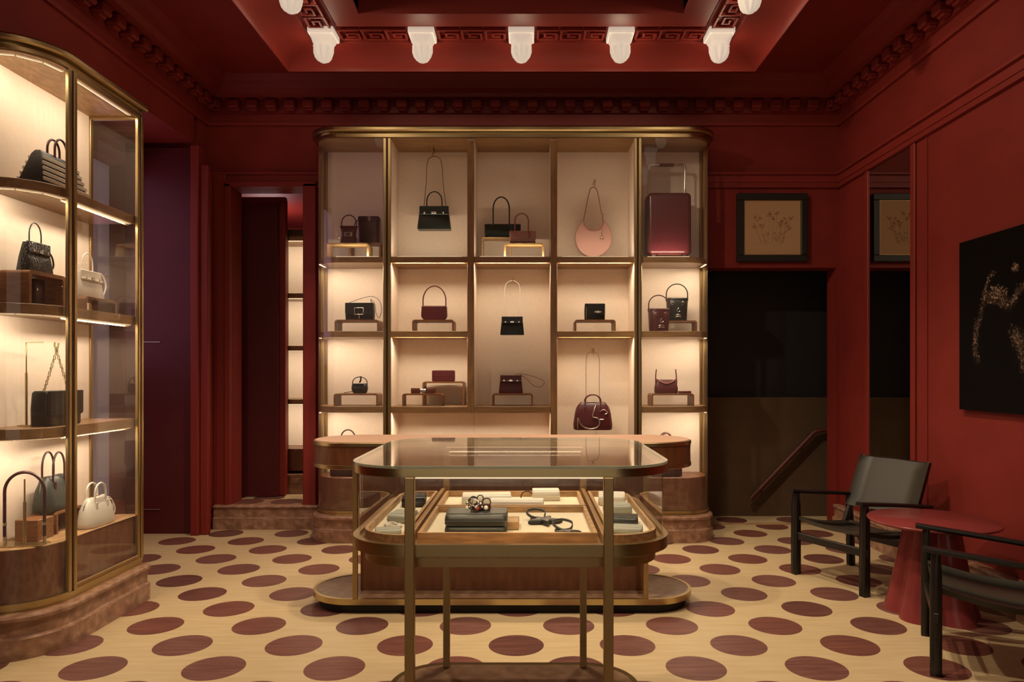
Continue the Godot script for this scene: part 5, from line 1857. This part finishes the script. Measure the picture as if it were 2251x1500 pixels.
func purse(label: String, called: String, at: Vector3, turn: float, sz: Vector3, m: String) -> Node3D:
	var t := thing(called, label, called.replace("_", " "), at, turn)
	var w := sz.x
	var h := sz.y
	var d := sz.z
	part_body(t, "body", m, [[0.0, w * 0.97, d * 0.95], [h * 0.12, w, d], [h * 0.6, w, d], [h * 0.9, w * 0.98, d * 0.95], [h * 0.96, w * 0.95, d * 0.88]], 0.14)
	part_body(t, "flap", m, [[h * 0.9, w * 0.985, d * 0.7], [h, w * 0.98, d * 0.69], [h * 1.03, w * 0.96, d * 0.66]], 0.1, Vector3(0, 0, -d * 0.1))
	part_tube(t, "seam", m, line(Vector3(-w * 0.485, h * 0.45, d * 0.5), Vector3(w * 0.485, h * 0.45, d * 0.5)), 0.0016, 5)
	return t


func build_case_goods() -> void:
	var y := DECK + 0.0105
	tray("wooden tray with a felt pad holding the black box clutches", rr(CX - 0.296, CX + 0.281, -2.772, -2.3, [0, 0, 0, 0]), "light_wood")
	tray("wooden tray with a felt pad holding the rolled white pouches", rr(CX - 0.296, CX + 0.281, -3.12, -2.785, [0, 0, 0, 0]), "light_wood")
	tray("curved wooden tray with white straps, on the side of the rounded cabinet", rr(CX - 0.485, CX - 0.332, -3.12, -2.27, [0.1, 0, 0, 0.14], 8), "light_wood_z")
	tray("curved wooden tray with grey pouches, on the side of the armchairs", rr(CX + 0.317, CX + 0.485, -3.12, -2.27, [0, 0.1, 0.14, 0], 8), "light_wood_z")
	# two box clutches, one on the other
	var at := Vector3((1048.0 - VIEW.x) / FOCAL * 2.41, y, -2.42)
	purse("black box clutch at the bottom of the stack of two", "clutch", at, 0.0, Vector3(0.205, 0.032, 0.15), "grey_leather")
	purse("black box clutch at the top of the stack under the charms", "clutch", at + Vector3(0, 0.0335, -0.002), 0.0, Vector3(0.205, 0.036, 0.148), "grey_leather")
	var t := thing("bag_charm", "cluster of beads and metal charms piled on the box clutch", "charm", at + Vector3(0.0, 0.071, -0.01))
	var rng := RandomNumberGenerator.new()
	rng.seed = 7
	part_box(t, "charm_bar", "plum_leather", Vector3(0.015, 0.012, -0.01), Vector3(0.06, 0.022, 0.03), 0.004)
	for i in 22:
		var m: String = ["silver", "black_leather", "bead_red", "silver", "white_leather"][rng.randi() % 5]
		var s := mb()
		var r := rng.randf_range(0.0045, 0.008)
		lathe(s, [[0.001, -r], [r * 0.75, -r * 0.7], [r, 0.0], [r * 0.75, r * 0.7], [0.001, r]], 9, Vector3(rng.randfn(0, 0.026), r + rng.randf() * 0.02, rng.randfn(0.004, 0.016)))
		obj(s, "bead", M[m], t)
	for i in 6:
		var c := Vector3(rng.randfn(0.005, 0.025), 0.026 + rng.randf() * 0.016, rng.randfn(0, 0.012))
		part_tube(t, "charm_ring", ["grey_leather", "silver", "green_leather"][i % 3], shifted(loop_points(rng.randf_range(0.01, 0.017), 0.0, 14), c, true), 0.002, 5, true)
	t = thing("wooden_block", "small pale wooden block beside the box clutches", "block", spot(1122, 2.5, y))
	part_box(t, "block", "light_wood", Vector3(0, 0.014, 0), Vector3(0.06, 0.028, 0.1), 0.002)
	# two star shaped charms with strap loops
	for q in [["dark star shaped charm with a loop, nearer the pouch tray", 1196.0, 2.56, 0.066, -0.012, -0.04], ["dark star shaped charm with a loop, at the tray's front rim", 1245.0, 2.37, 0.05, 0.006, -0.045]]:
		t = thing("key_charm", q[0], "charm", spot(q[1], q[2], y), 0.2)
		var star := PackedVector2Array()
		for i in 10:
			var a := TAU * i / 10 + 0.3
			var r: float = q[3] * (1.0 if i % 2 == 0 else 0.45)
			star.append(Vector2(r * cos(a), r * sin(a)))
		var s := mb()
		prism(s, star, 0.0, 0.018, 0.004)
		obj(s, "star", M.black_leather, t)
		s = mb()
		sweep(s, curve([Vector3(0, 0.01, -0.01), Vector3(q[4] - 0.03, 0.02, -0.035), Vector3(q[4] - 0.035, 0.03, -0.075), Vector3(q[4], 0.034, -0.09), Vector3(q[4] + 0.03, 0.028, -0.07), Vector3(q[4] + 0.02, 0.018, -0.03), Vector3(0.004, 0.011, -0.012)], 6), rect2(0.0045, 0.0018), Vector3(0, 1, 0))
		obj(s, "strap_loop", M.grey_leather, t)
		part_tube(t, "ring", "silver", shifted(loop_points(0.008, 0.0, 14), Vector3(0, 0.014, -0.01)), 0.002, 5, true)
	# white pouches in the rear tray
	purse("long white pouch lying nearest the rounded cabinet in the rear tray", "pouch", spot(1070, 2.98, y), 0.06, Vector3(0.205, 0.034, 0.1), "white_leather")
	purse("long white pouch at the front of the rear tray", "pouch", spot(1136, 2.848, y), -0.04, Vector3(0.215, 0.034, 0.075), "white_leather")
	t = purse("short white pouch with a wrist loop in the rear tray", "pouch", spot(1200, 3.05, y), 0.04, Vector3(0.115, 0.04, 0.09), "white_leather")
	part_tube(t, "wrist_loop", "strap_brown", curve([Vector3(-0.055, 0.02, 0.0), Vector3(-0.075, 0.035, 0.01), Vector3(-0.1, 0.03, 0.02), Vector3(-0.105, 0.008, 0.03), Vector3(-0.08, 0.004, 0.035), Vector3(-0.04, 0.008, 0.048)], 5), 0.003, 6)
	# side trays
	purse("black wallet in the curved tray on the rounded cabinet's side", "wallet", Vector3(-0.462, y, -2.93), 0.1, Vector3(0.095, 0.04, 0.14), "black_leather")
	purse("pale folded card case in the curved tray of white straps", "card_case", Vector3(-0.455, y, -2.62), -0.2, Vector3(0.08, 0.028, 0.12), "pale_grey_leather")
	purse("white wallet with a thin strap at the front of the curved tray", "wallet", Vector3(-0.466, y, -2.4), 0.25, Vector3(0.085, 0.016, 0.07), "pale_grey_leather")
	for q in [["thin white strap coiled in the curved tray", 2.51, 0.03], ["second thin white strap coiled beside the pale card case", 2.72, 0.026]]:
		t = thing("strap", q[0], "strap", Vector3(-0.47, y, -q[1]))
		var pts := []
		for i in 16:
			var a := TAU * i / 7.0
			var r: float = q[2] * (1.0 + 0.35 * sin(i * 1.7))
			pts.append(Vector3(r * cos(a), 0.004 + 0.002 * (i % 3), r * 0.9 * sin(a)))
		var s := mb()
		sweep(s, curve(pts, 4), rect2(0.0012, 0.004), Vector3(0, 0.2, 1))
		obj(s, "band", M.white_leather, t)
	purse("white quilted pouch in the curved tray on the armchairs' side", "pouch", Vector3(0.345, y, -2.95), -0.1, Vector3(0.11, 0.04, 0.12), "white_leather")
	purse("pale grey pouch behind the grey clutch in the curved tray", "pouch", Vector3(0.345, y, -2.77), 0.1, Vector3(0.1, 0.03, 0.09), "pale_grey_leather")
	purse("grey clutch in the middle of the curved tray by the armchairs", "clutch", Vector3(0.34, y, -2.56), -0.15, Vector3(0.105, 0.026, 0.1), "grey_leather")
	purse("small sage grey card case at the front of the curved tray", "card_case", Vector3(0.335, y, -2.41), -0.2, Vector3(0.1, 0.022, 0.075), "pale_grey_leather")
